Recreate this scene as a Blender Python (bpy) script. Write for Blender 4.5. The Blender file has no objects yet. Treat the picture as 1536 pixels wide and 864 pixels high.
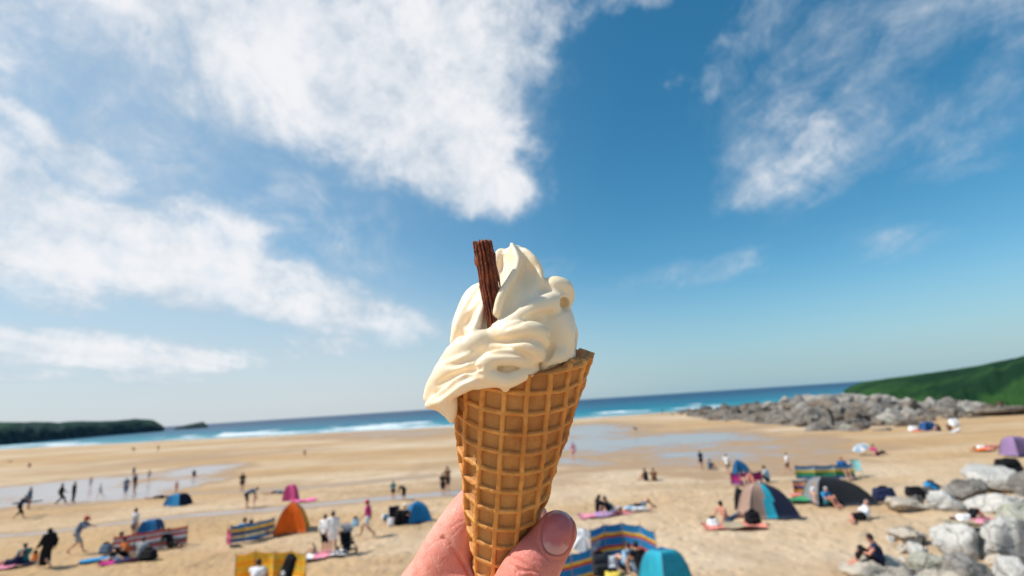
import bpy, bmesh, math, random
import numpy as np
from mathutils import Vector, Matrix, noise as mnoise

# ------------------------------------------------------------------ camera, world, sun, exposure
W, H, FPX = 1536.0, 864.0, 768.0            # photo pixels; 18 mm lens on a 36 mm wide sensor
CAM_Z = 5.9
PITCH, ROLL = math.radians(12.74), math.radians(3.72)
SUN_AZ, SUN_EL = math.radians(-90.0), math.radians(50.0)   # azimuth from +Y, negative = towards -X
SKY_STRENGTH, SUN_STRENGTH, EXPOSURE = 0.105, 5.0, 0.0
HERO_D = 0.225                               # metres from the lens to the cone

rng = np.random.default_rng(7)
random.seed(7)
scene = bpy.context.scene
col = scene.collection

_F = Vector((0, math.cos(PITCH), math.sin(PITCH)))
_R0 = Vector((1, 0, 0)); _U0 = Vector((0, -math.sin(PITCH), math.cos(PITCH)))
_R = _R0 * math.cos(ROLL) - _U0 * math.sin(ROLL)
_U = _U0 * math.cos(ROLL) + _R0 * math.sin(ROLL)
CAM = Vector((0, 0, CAM_Z))

cam_data = bpy.data.cameras.new('camera')
cam_data.sensor_width = 36.0; cam_data.lens = 18.0
cam_data.clip_start = 0.01; cam_data.clip_end = 60000.0
cam_data.dof.use_dof = True; cam_data.dof.focus_distance = HERO_D - 0.020
cam_data.dof.aperture_fstop = 10.5; cam_data.dof.aperture_blades = 7
cam = bpy.data.objects.new('camera', cam_data); col.objects.link(cam)
_m = Matrix((( _R.x, _U.x, -_F.x), (_R.y, _U.y, -_F.y), (_R.z, _U.z, -_F.z))).to_4x4()
_m.translation = CAM
cam.matrix_world = _m
scene.camera = cam

def px_dir(x, y):
    return _F + _R * ((x - W / 2) / FPX) + _U * ((H / 2 - y) / FPX)

SUN_DIR = Vector((math.sin(SUN_AZ) * math.cos(SUN_EL), math.cos(SUN_AZ) * math.cos(SUN_EL), math.sin(SUN_EL)))
sl = bpy.data.lights.new('sun', 'SUN'); sl.energy = SUN_STRENGTH; sl.angle = math.radians(0.55); sl.color = (1.0, 0.945, 0.86)
so = bpy.data.objects.new('sun', sl); col.objects.link(so)
so.rotation_euler = SUN_DIR.to_track_quat('Z', 'Y').to_euler()
so.location = (-60, 10, 80)

scene.view_settings.view_transform = 'Standard'; scene.view_settings.look = 'None'
scene.view_settings.exposure = EXPOSURE; scene.view_settings.gamma = 1.0
scene.view_settings.use_curve_mapping = False
scene.render.engine = 'CYCLES'
scene.cycles.use_denoising = True
scene.cycles.max_bounces = 8; scene.cycles.caustics_reflective = False; scene.cycles.caustics_refractive = False

# ------------------------------------------------------------------ node helpers
class NT:
    def __init__(s, tree):
        s.t = tree; s.n = tree.nodes; s.l = tree.links
    def add(s, typ, ins=None, **kw):
        nd = s.n.new(typ)
        for k, v in kw.items(): setattr(nd, k, v)
        for k, v in (ins or {}).items():
            sock = nd.inputs[k]
            if isinstance(v, bpy.types.NodeSocket): s.l.new(v, sock)
            elif v is not None: sock.default_value = v
        return nd
    def math(s, op, a, b=None, c=None, clamp=False):
        ins = {0: a}
        if b is not None: ins[1] = b
        if c is not None: ins[2] = c
        return s.add('ShaderNodeMath', ins, operation=op, use_clamp=clamp).outputs[0]
    def smooth(s, v, lo, hi, a=0.0, b=1.0):
        return s.add('ShaderNodeMapRange', {0: v, 1: lo, 2: hi, 3: a, 4: b}, interpolation_type='SMOOTHSTEP').outputs[0]
    def mix(s, f, a, b):
        nd = s.add('ShaderNodeMix', data_type='RGBA')
        for i, v in ((0, f), (6, a), (7, b)):
            if isinstance(v, bpy.types.NodeSocket): s.l.new(v, nd.inputs[i])
            else: nd.inputs[i].default_value = v if i == 0 else (tuple(v) + (1.0,) if len(v) == 3 else v)
        return nd.outputs[2]
    def noise(s, vec, scale, detail=4.0, rough=0.5, lac=2.0, dist=0.0):
        return s.add('ShaderNodeTexNoise', {'Vector': vec, 'Scale': scale, 'Detail': detail, 'Roughness': rough, 'Lacunarity': lac, 'Distortion': dist}).outputs[0]

# ------------------------------------------------------------------ sky and clouds (world)
wd = bpy.data.worlds.new('World'); scene.world = wd; wd.use_nodes = True
wt = NT(wd.node_tree); wd.node_tree.nodes.clear()
sky = wt.add('ShaderNodeTexSky', sky_type='NISHITA')
sky.sun_disc = False; sky.sun_elevation = SUN_EL; sky.sun_rotation = SUN_AZ
sky.altitude = 0.0; sky.air_density = 1.0; sky.dust_density = 0.6; sky.ozone_density = 3.0
CB = 0.10
geo = wt.add('ShaderNodeTexCoord').outputs['Generated']
sep = wt.add('ShaderNodeSeparateXYZ', {0: geo})
zc = wt.math('ADD', wt.math('MAXIMUM', sep.outputs[2], 0.0), CB)
P = wt.add('ShaderNodeCombineXYZ', {0: wt.math('DIVIDE', sep.outputs[0], zc), 1: wt.math('DIVIDE', sep.outputs[1], zc), 2: 0.0}).outputs[0]
def sky_plane(x, y):
    d = px_dir(x, y).normalized(); k = max(d.z, 0.0) + CB
    return np.array((d.x / k, d.y / k))
# warp, so that the cloud edges are torn
Ps = wt.add('ShaderNodeVectorMath', {0: P, 1: (1.0, 0.55, 1.0)}, operation='MULTIPLY').outputs[0]
wn = wt.add('ShaderNodeTexNoise', {'Vector': geo, 'Scale': 5.0, 'Detail': 6.0, 'Roughness': 0.6}).outputs['Color']
wv = wt.add('ShaderNodeVectorMath', {0: wn, 1: (0.5, 0.5, 0.5)}, operation='SUBTRACT').outputs[0]
Pw = wt.add('ShaderNodeVectorMath', {0: wv, 1: (0.48, 0.68, 0.0), 2: P}, operation='MULTIPLY_ADD').outputs[0]
BLOBS = [  # centre, half axis 1, half axis 2 (photo pixels), weight
    ((455, 95), (250, 90), (-50, 105), 0.95), ((640, 195), (175, 70), (-60, 100), 1.0), ((735, 262), (110, 22), (-20, 58), 1.0),
    ((300, 10), (210, 60), (-30, 80), 0.85), ((700, 50), (130, 20), (0, 80), 0.7), ((850, 15), (110, -25), (0, 42), 0.42),
    ((45, 335), (190, 85), (-30, 80), 1.0), ((250, 400), (240, 74), (-30, 66), 1.0), ((470, 458), (185, 34), (0, 42), 1.0), ((40, 425), (150, 40), (0, 40), 0.55),
    ((115, 230), (115, 54), (-10, 30), 0.9), ((130, 528), (310, 26), (0, 28), 0.95), ((540, 512), (190, -24), (0, 24), 0.62), ((20, 562), (110, 5), (0, 16), 0.7),
    ((240, 568), (80, 3), (0, 12), 0.5), ((330, 335), (60, 25), (-5, 28), 0.5), ((470, 335), (30, 25), (-8, 16), 0.35),
    ((1260, 150), (170, -120), (95, 85), 0.33), ((1205, 262), (120, -35), (25, 58), 0.44), ((1140, 60), (70, -40), (30, 70), 0.36), ((1420, 50), (200, -70), (60, 70), 0.32), ((1170, 150), (70, -30), (20, 90), 0.30), ((1340, 200), (150, -60), (30, 60), 0.30), ((1470, 220), (120, -40), (20, 40), 0.20),
    ((1060, 93), (34, 8), (0, 30), 0.46), ((1080, 400), (190, -50), (6, 20), 0.25), ((1350, 368), (110, -18), (0, 26), 0.27), ((828, 395), (34, 0), (0, 22), 0.32),
    ((190, 150), (280, 130), (-50, 90), 0.42), ((400, 300), (260, 140), (-40, 70), 0.36), ((15, 20), (70, 20), (0, 60), 0.45), ((700, 600), (300, -10), (0, 25), 0.25),
]
acc = None
for c, a1, a2, w in BLOBS:
    pc = sky_plane(*c)
    v1 = (sky_plane(c[0] + a1[0], c[1] + a1[1]) - sky_plane(c[0] - a1[0], c[1] - a1[1])) / 2
    v2 = (sky_plane(c[0] + a2[0], c[1] + a2[1]) - sky_plane(c[0] - a2[0], c[1] - a2[1])) / 2
    Mi = np.linalg.inv(np.stack([v1, v2], 1)); off = Mi @ pc
    q = []
    for r in range(2):
        dt = wt.add('ShaderNodeVectorMath', {0: Pw, 1: (Mi[r, 0], Mi[r, 1], 0.0)}, operation='DOT_PRODUCT').outputs['Value']
        q.append(wt.math('SUBTRACT', dt, float(off[r])))
    d2 = wt.math('MULTIPLY_ADD', q[0], q[0], wt.math('MULTIPLY', q[1], q[1]))
    b = wt.smooth(d2, 0.0, 1.9, w, 0.0)
    acc = b if acc is None else wt.math('MAXIMUM', acc, b) if w < 0.4 else wt.math('SUBTRACT', wt.math('ADD', acc, b), wt.math('MULTIPLY', acc, b))
f1 = wt.noise(geo, 7.5, 11.0, 0.635, 2.1, 0.45)
Pr = wt.add('ShaderNodeVectorMath', {0: Pw, 1: (1.0, 0.42, 1.0)}, operation='MULTIPLY').outputs[0]
f2 = wt.noise(Pr, 6.0, 8.0, 0.60, 2.1, 0.5)
fb = wt.math('MULTIPLY_ADD', wt.math('SUBTRACT', f1, 0.5), 2.1, wt.math('MULTIPLY', wt.math('SUBTRACT', f2, 0.5), 1.25))
# open sky outside the frame carries loose clouds of the same kind
beh = wt.smooth(sep.outputs[1], 0.25, -0.25)
big = wt.smooth(wt.noise(Ps, 0.9, 2.0), 0.5, 0.72, 0.0, 0.8)
acc = wt.math('ADD', acc, wt.math('MULTIPLY', beh, big))
env = wt.math('POWER', wt.math('MULTIPLY', wt.math('MULTIPLY', acc, wt.math('SUBTRACT', 1.25, acc)), 2.4), 0.7)
dens = wt.math('ADD', acc, wt.math('MULTIPLY', fb, wt.math('MULTIPLY_ADD', env, 0.85, 0.04)))
alpha = wt.math('MULTIPLY', wt.smooth(dens, 0.0, 1.2), 0.98)
alpha = wt.math('MULTIPLY', alpha, wt.smooth(sep.outputs[2], -0.01, 0.05))
shade = wt.noise(geo, 7.0, 9.0, 0.66)
ccol = wt.mix(wt.smooth(wt.math('MULTIPLY_ADD', alpha, 0.26, shade), 0.44, 0.84), (0.53, 0.63, 0.73), (0.93, 0.935, 0.96))
hs = wt.add('ShaderNodeHueSaturation', {'Hue': 0.481, 'Saturation': 1.32, 'Value': 1.22, 'Fac': 1.0, 'Color': sky.outputs[0]}).outputs[0]
bg1 = wt.add('ShaderNodeBackground', {'Color': hs, 'Strength': SKY_STRENGTH})
# pale sea air low over the horizon and a thin veil towards the sun
low = wt.smooth(sep.outputs[2], wt.smooth(sep.outputs[0], 0.6, -0.4, 0.22, 0.36), -0.03, 0.0, 0.82)
veil = wt.math('MULTIPLY', wt.smooth(sep.outputs[0], 0.25, -0.70, 0.0, 0.48), wt.smooth(wt.noise(Ps, 1.3, 4.0), 0.2, 0.7, 0.55, 1.0))
lowc = wt.mix(wt.smooth(sep.outputs[0], 0.45, -0.35), (0.29, 0.50, 0.62), (0.60, 0.68, 0.74))
bg3 = wt.add('ShaderNodeBackground', {'Color': lowc, 'Strength': 1.0})
bg4 = wt.add('ShaderNodeBackground', {'Color': (0.58, 0.68, 0.77, 1.0), 'Strength': 1.0})
bg2 = wt.add('ShaderNodeBackground', {'Color': ccol, 'Strength': 0.98})
m1 = wt.add('ShaderNodeMixShader', {0: veil, 1: bg1.outputs[0], 2: bg4.outputs[0]})
m2 = wt.add('ShaderNodeMixShader', {0: low, 1: m1.outputs[0], 2: bg3.outputs[0]})
ms = wt.add('ShaderNodeMixShader', {0: alpha, 1: m2.outputs[0], 2: bg2.outputs[0]})
wt.add('ShaderNodeOutputWorld', {0: ms.outputs[0]})
wd.cycles.sampling_method = 'MANUAL'; wd.cycles.sample_map_resolution = 512

# ------------------------------------------------------------------ generic helpers
def link(name, me, mats, parent=None, smooth=True):
    o = bpy.data.objects.new(name, me); col.objects.link(o)
    if not isinstance(mats, (list, tuple)): mats = [mats]
    if len(me.materials) == 0:
        for m in mats: me.materials.append(m)
    if smooth and len(me.polygons): me.polygons.foreach_set('use_smooth', np.ones(len(me.polygons), bool))
    if parent is not None: o.parent = parent
    return o
def mesh_np(name, v, f):
    me = bpy.data.meshes.new(name)
    me.from_pydata(np.asarray(v).tolist(), [], f.tolist() if isinstance(f, np.ndarray) else f)
    me.update(); return me
def mesh_quads(name, v, q):
    v = np.asarray(v, np.float32); q = np.asarray(q, np.int32)
    me = bpy.data.meshes.new(name)
    me.vertices.add(len(v)); me.vertices.foreach_set('co', v.ravel())
    me.loops.add(q.size); me.loops.foreach_set('vertex_index', q.ravel())
    me.polygons.add(len(q)); me.polygons.foreach_set('loop_start', np.arange(0, q.size, 4, dtype=np.int32))
    me.update(calc_edges=True); me.validate(); return me
def grid_quads(nu, nv, wrap=False):
    i, j = np.meshgrid(np.arange(nu if wrap else nu - 1), np.arange(nv - 1), indexing='ij')
    i2 = (i + 1) % nu
    return np.stack([i * nv + j, i2 * nv + j, i2 * nv + j + 1, i * nv + j + 1], -1).reshape(-1, 4)
def tag(o, label=None, cat=None, group=None, kind=None):
    if label: o['label'] = label
    if cat: o['category'] = cat
    if group: o['group'] = group
    if kind: o['kind'] = kind
    return o
def thing(name, loc, rz, label, cat, group=None):
    o = bpy.data.objects.new(name, None); col.objects.link(o)
    o.location = loc; o.rotation_euler = (0, 0, rz); o.empty_display_size = 0.1
    return tag(o, label, cat, group)
_mats = {}
def mat(name, c, rough=0.8, var=0.12, scale=6.0, bump=0.0, spec=0.3, sss=0.0, sheen=0.0, thin=False):
    if name in _mats: return _mats[name]
    m = bpy.data.materials.new(name); m.use_nodes = True
    t = NT(m.node_tree); bs = t.n['Principled BSDF']
    co = t.add('ShaderNodeTexCoord').outputs['Object']
    nz = t.noise(co, scale, 5.0, 0.6)
    lo = tuple(x * (1 - var) for x in c); hi = tuple(min(1, x * (1 + var)) for x in c)
    cc = t.mix(t.smooth(nz, 0.3, 0.7), lo, hi)
    t.l.new(cc, bs.inputs['Base Color'])
    bs.inputs['Roughness'].default_value = rough; bs.inputs['Specular IOR Level'].default_value = spec
    if bump:
        b = t.add('ShaderNodeBump', {'Height': t.noise(co, scale * 3, 5.0, 0.6), 'Strength': bump, 'Distance': 0.02})
        t.l.new(b.outputs[0], bs.inputs['Normal'])
    if thin:   # cloth that lets some light through
        tr = t.add('ShaderNodeBsdfTranslucent', {0: cc})
        mx = t.add('ShaderNodeMixShader', {0: 0.4, 1: bs.outputs[0], 2: tr.outputs[0]})
        t.l.new(mx.outputs[0], t.n['Material Output'].inputs[0])
    if sss:
        bs.inputs['Subsurface Weight'].default_value = sss; bs.inputs['Subsurface Radius'].default_value = (1, 0.35, 0.2); bs.inputs['Subsurface Scale'].default_value = 0.004
    _mats[name] = m; return m

# ------------------------------------------------------------------ signed-distance sculpting
def spl(pts, rs, n):
    """Catmull-Rom through the points (and their radii)"""
    q = np.concatenate([np.asarray(pts, float), np.asarray(rs, float)[:, None]], 1); q = np.concatenate([[2 * q[0] - q[1]], q, [2 * q[-1] - q[-2]]]); out = []
    for i in range(1, len(q) - 2):
        for t in np.arange(n) / n:
            out.append(0.5 * (2 * q[i] + (q[i + 1] - q[i - 1]) * t + (2 * q[i - 1] - 5 * q[i] + 4 * q[i + 1] - q[i + 2]) * t * t + (3 * q[i] - q[i - 1] - 3 * q[i + 1] + q[i + 2]) * t ** 3))
    out.append(q[-2]); out = np.array(out); return out[:, :3], np.maximum(out[:, 3], 0.05).tolist()
class Sdf:
    def __init__(s, lo, hi, h):
        s.lo = np.array(lo, np.float32); s.h = h
        s.n = np.maximum(2, np.ceil((np.array(hi) - s.lo) / h).astype(int) + 1)
        s.f = np.full(s.n, 1e3, np.float32)
        s.ax = [s.lo[i] + h * np.arange(s.n[i], dtype=np.float32) for i in range(3)]
    def _box(s, lo, hi):
        a = np.clip(np.floor((np.asarray(lo) - s.lo) / s.h).astype(int), 0, s.n); b = np.clip(np.ceil((np.asarray(hi) - s.lo) / s.h).astype(int) + 1, 0, s.n)
        if np.any(b <= a): return None, None
        sl_ = tuple(slice(a[i], b[i]) for i in range(3))
        return sl_, np.meshgrid(*[s.ax[i][sl_[i]] for i in range(3)], indexing='ij')
    def _op(s, sl_, d, k, sub):
        f = s.f[sl_]
        if sub:
            if k > 0:
                hh = np.clip(0.5 - 0.5 * (f + d) / k, 0, 1); s.f[sl_] = f * (1 - hh) - d * hh + k * hh * (1 - hh)
            else: s.f[sl_] = np.maximum(f, -d)
        elif k > 0:
            hh = np.clip(0.5 + 0.5 * (f - d) / k, 0, 1); s.f[sl_] = f * (1 - hh) + d * hh - k * hh * (1 - hh)
        else: s.f[sl_] = np.minimum(f, d)
    def cap(s, a, b, ra, rb=None, k=0.0, sub=False, pad=None, flat=None):
        rb = ra if rb is None else rb
        a = np.asarray(a, np.float32); b = np.asarray(b, np.float32); rm = max(ra, rb) + (pad if pad is not None else max(3 * s.h, 1.5 * k))
        sl_, g = s._box(np.minimum(a, b) - rm, np.maximum(a, b) + rm)
        if sl_ is None: return
        ab = b - a; L = float(ab @ ab) + 1e-12
        X, Y, Z = g[0] - a[0], g[1] - a[1], g[2] - a[2]
        t = np.clip((X * ab[0] + Y * ab[1] + Z * ab[2]) / L, 0, 1)
        X -= t * ab[0]; Y -= t * ab[1]; Z -= t * ab[2]
        if flat is not None:      # squash along a direction: (unit vector, factor)
            n, q = flat; n = np.asarray(n, np.float32); pn = X * n[0] + Y * n[1] + Z * n[2]; e = (q - 1) * pn
            X += e * n[0]; Y += e * n[1]; Z += e * n[2]
        d = np.sqrt(X * X + Y * Y + Z * Z) - (ra + (rb - ra) * t)
        s._op(sl_, d, k, sub)
    def chain(s, pts, rs, k=0.0, sub=False, n=5, spline=True):
        if spline and len(pts) > 2: pts, rs = spl(pts, rs, n)
        pts = np.asarray(pts, np.float32); rm = max(rs) + max(3 * s.h, 1.5 * k)
        sl_, g = s._box(pts.min(0) - rm, pts.max(0) + rm)
        if sl_ is None: return
        d = np.full(g[0].shape, 1e3, np.float32)
        for i in range(len(pts) - 1):
            a, ab = pts[i], pts[i + 1] - pts[i]; r1 = max(rs[i], rs[i + 1]) + max(3 * s.h, 1.5 * k)
            i0 = [np.clip(int((min(pts[i][q], pts[i + 1][q]) - r1 - g[q].flat[0]) / s.h), 0, d.shape[q]) for q in range(3)]
            i1 = [np.clip(int((max(pts[i][q], pts[i + 1][q]) + r1 - g[q].flat[0]) / s.h) + 2, 0, d.shape[q]) for q in range(3)]
            ss = tuple(slice(i0[q], i1[q]) for q in range(3))
            X, Y, Z = (g[q][ss] - a[q] for q in range(3))
            t = np.clip((X * ab[0] + Y * ab[1] + Z * ab[2]) / (float(ab @ ab) + 1e-12), 0, 1)
            dd = np.sqrt((X - t * ab[0]) ** 2 + (Y - t * ab[1]) ** 2 + (Z - t * ab[2]) ** 2) - (rs[i] + (rs[i + 1] - rs[i]) * t)
            d[ss] = np.minimum(d[ss], dd)
        s._op(sl_, d, k, sub)
    def ell(s, c, r, k=0.0, rot=None, sub=False):
        c = np.asarray(c, np.float32); r = np.asarray(r, np.float32); rm = float(max(r)) + max(3 * s.h, 1.5 * k)
        sl_, g = s._box(c - rm, c + rm)
        if sl_ is None: return
        p = [g[i] - c[i] for i in range(3)]
        if rot is not None:
            R_ = np.asarray(rot, np.float32); p = [R_[0, i] * p[0] + R_[1, i] * p[1] + R_[2, i] * p[2] for i in range(3)]
        k0 = np.sqrt((p[0] / r[0]) ** 2 + (p[1] / r[1]) ** 2 + (p[2] / r[2]) ** 2)
        k1 = np.sqrt((p[0] / r[0] ** 2) ** 2 + (p[1] / r[1] ** 2) ** 2 + (p[2] / r[2] ** 2) ** 2) + 1e-9
        s._op(sl_, k0 * (k0 - 1) / k1, k, sub)
    def rbox(s, c, hf, r, k=0.0, taper=0.0):
        c = np.asarray(c, np.float32); hf = np.asarray(hf, np.float32); rm = hf + 3 * s.h + 1.5 * k
        sl_, g = s._box(c - rm, c + rm)
        if sl_ is None: return
        z = g[2] - c[2]; sc = 1 - taper * np.clip((z / hf[2] + 1) / 2, 0, 1)
        q = [np.abs(g[0] - c[0]) / sc - hf[0] + r, np.abs(g[1] - c[1]) / sc - hf[1] + r, np.abs(z) - hf[2] + r]
        d = np.sqrt(sum(np.maximum(x, 0) ** 2 for x in q)) + np.minimum(np.maximum(np.maximum(q[0], q[1]), q[2]), 0) - r
        s._op(sl_, d.astype(np.float32), k, False)
    def _tri(s, g, A, B, C, ra, rb, rc):
        A, B, C = (np.asarray(q, np.float32) for q in (A, B, C))
        p = np.stack(g, -1); v0, v1 = B - A, C - A; v2 = p - A
        d00, d01, d11 = v0 @ v0, v0 @ v1, v1 @ v1; d20, d21 = v2 @ v0, v2 @ v1
        den = d00 * d11 - d01 * d01 + 1e-12
        v = (d11 * d20 - d01 * d21) / den; w = (d00 * d21 - d01 * d20) / den; u = 1 - v - w
        ins = (u >= 0) & (v >= 0) & (w >= 0)
        pr = u[..., None] * A + v[..., None] * B + w[..., None] * C
        d = np.where(ins, np.linalg.norm(p - pr, axis=-1) - (u * ra + v * rb + w * rc), 1e3)
        for a, b, r1, r2 in ((A, B, ra, rb), (B, C, rb, rc), (C, A, rc, ra)):
            ab = b - a; t = np.clip(((p - a) @ ab) / (ab @ ab + 1e-12), 0, 1)
            d = np.minimum(d, np.linalg.norm(p - a - t[..., None] * ab, axis=-1) - (r1 + (r2 - r1) * t))
        return d.astype(np.float32)
    def tri(s, A, B, C, ra, rb, rc, k=0.0): s.sheet([[A, B], [C, C]], [[ra, rb], [rc, rc]], k, False)
    def sheet(s, rows, rr, k=0.0, spline=True, n=3):
        if spline and len(rows[0]) > 2:
            q = [spl(a, b, n) for a, b in zip(rows, rr)]; rows = [a for a, b in q]; rr = [b for a, b in q]
        al = np.concatenate([np.asarray(r, np.float32) for r in rows]); rm = max(max(r) for r in rr) + max(3 * s.h, 1.5 * k)
        sl_, g = s._box(al.min(0) - rm, al.max(0) + rm)
        if sl_ is None: return
        d = np.full(g[0].shape, 1e3, np.float32)
        for i in range(len(rows) - 1):
            for j in range(len(rows[i]) - 1):
                for (A, ra), (B, rb), (C, rc) in (((rows[i][j], rr[i][j]), (rows[i][j + 1], rr[i][j + 1]), (rows[i + 1][j + 1], rr[i + 1][j + 1])), ((rows[i][j], rr[i][j]), (rows[i + 1][j + 1], rr[i + 1][j + 1]), (rows[i + 1][j], rr[i + 1][j]))):
                    if np.allclose(B, C) or np.allclose(A, C): continue
                    q = np.stack([A, B, C]); r1 = max(ra, rb, rc) + max(3 * s.h, 1.5 * k); l0, h0 = q.min(0) - r1, q.max(0) + r1
                    ss = tuple(slice(int(np.clip((l0[x] - g[x].flat[0]) / s.h, 0, d.shape[x])), int(np.clip((h0[x] - g[x].flat[0]) / s.h + 2, 0, d.shape[x]))) for x in range(3))
                    if any(z.stop <= z.start for z in ss): continue
                    d[ss] = np.minimum(d[ss], s._tri([x[ss] for x in g], A, B, C, ra, rb, rc))
        s._op(sl_, d, k, False)
    def mesh(s, name, relax=0):
        F = s.f; ins = F < 0; n = np.array(F.shape) - 1
        cs = [(a, b, c) for a in (0, 1) for b in (0, 1) for c in (0, 1)]
        sl_ = lambda o: tuple(slice(o[i], o[i] + n[i]) for i in range(3))
        cnt = np.zeros(n, np.int8)
        for o in cs: cnt += ins[sl_(o)]
        act = np.argwhere((cnt > 0) & (cnt < 8))
        idx = np.full(n, -1, np.int32); idx[tuple(act.T)] = np.arange(len(act))
        val = {o: F[tuple((act + o).T)] for o in cs}
        accp = np.zeros((len(act), 3), np.float32); num = np.zeros(len(act), np.float32)
        for o in cs:
            for ax in range(3):
                if o[ax]: continue
                o2 = list(o); o2[ax] = 1; o2 = tuple(o2); a, b = val[o], val[o2]
                m = (a < 0) != (b < 0); t = np.where(m, a / np.where(m, a - b, 1), 0)
                pt = np.tile(np.array(o, np.float32), (len(act), 1)); pt[:, ax] += t
                accp += pt * m[:, None]; num += m
        v = (act + accp / np.maximum(num, 1)[:, None]) * s.h + s.lo
        quads = []
        for ax in range(3):
            b, c = (ax + 1) % 3, (ax + 2) % 3
            s0 = [slice(0, F.shape[i]) for i in range(3)]; s1 = list(s0); s0[ax] = slice(0, -1); s1[ax] = slice(1, None)
            e0, e1 = ins[tuple(s0)], ins[tuple(s1)]
            p = np.argwhere(e0 != e1); p = p[(p[:, b] > 0) & (p[:, c] > 0) & (p[:, b] < n[b]) & (p[:, c] < n[c])]
            fl = e0[tuple(p.T)]
            def cell(db, dc):
                q = p.copy(); q[:, b] -= db; q[:, c] -= dc; return idx[tuple(q.T)]
            q = np.stack([cell(1, 1), cell(0, 1), cell(0, 0), cell(1, 0)], -1)
            q[~fl] = q[~fl][:, ::-1]; quads.append(q)
        q = np.concatenate(quads)
        for _ in range(relax):
            sm = np.zeros_like(v); ct = np.zeros(len(v), np.float32)
            for i in range(4):
                for j in ((i + 1) % 4, (i + 3) % 4):
                    sm += np.stack([np.bincount(q[:, i], v[q[:, j], a], len(v)) for a in range(3)], -1); ct += np.bincount(q[:, i], minlength=len(v))
            v = 0.4 * v + 0.6 * sm / np.maximum(ct, 1)[:, None]
        return mesh_quads(name, v, q)

def fbm2(x, y, seed=0, octaves=4, base=1.0):
    """cheap value noise on arrays"""
    x, y = np.broadcast_arrays(x, y)
    out = np.zeros_like(x, dtype=np.float64); amp, fr, tot = 1.0, base, 0.0
    for o in range(octaves):
        xi, yi = x * fr + 17.3 * o + seed * 7.7, y * fr - 9.1 * o + seed * 3.1
        x0, y0 = np.floor(xi), np.floor(yi); fx, fy = xi - x0, yi - y0
        fx = fx * fx * (3 - 2 * fx); fy = fy * fy * (3 - 2 * fy)
        hsh = lambda a, b: np.modf(np.abs(np.sin(a * 127.1 + b * 311.7 + seed * 74.7) * 43758.5453))[0]
        out += amp * ((hsh(x0, y0) * (1 - fx) + hsh(x0 + 1, y0) * fx) * (1 - fy) + (hsh(x0, y0 + 1) * (1 - fx) + hsh(x0 + 1, y0 + 1) * fx) * fy)
        tot += amp; amp *= 0.5; fr *= 2.03
    return out / tot - 0.5

# ------------------------------------------------------------------ the beach, the sea and the headlands
SEA_Z = -1.8
SHORE_PX = [(-200, 688), (0, 674), (150, 666), (300, 658), (450, 651), (600, 643), (760, 634), (900, 625), (1000, 618), (1100, 611), (1250, 600), (1600, 577)]
def plane_hit(x, y, z):
    d = px_dir(x, y); return CAM + d * ((z - CAM.z) / d.z)
_sp = [plane_hit(x, y, SEA_Z) for x, y in SHORE_PX]
SH_AZ = np.array([math.atan2(p.x, p.y) for p in _sp]); SH_R = np.array([math.hypot(p.x, p.y) for p in _sp])
def shore_r(az): return np.interp(az, SH_AZ, SH_R)
def sand_base(x, y):
    r = np.hypot(x, y); az = np.arctan2(x, y)
    t = np.clip((r - 32.0) / (shore_r(az) - 32.0), 0.0, 2.6)
    t = np.where(np.abs(az) > 1.6, np.minimum(t, 0.6), t)
    return SEA_Z * np.where(t < 1, t, 1 + (t - 1) * 1.6)
def ground_z(x, y): return float(sand_base(np.array(float(x)), np.array(float(y))))
def ground_hit(x, y, lift=0.0):
    """where the line of sight through a photo pixel meets the beach"""
    z = 0.0
    for _ in range(14):
        p = plane_hit(x, y, z); z = 0.5 * z + 0.5 * (ground_z(p.x, p.y) + lift)
    return Vector((p.x, p.y, ground_z(p.x, p.y)))
def px_scale(p):    # metres per photo pixel at a point
    return (p - CAM).dot(_F) / FPX

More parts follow.
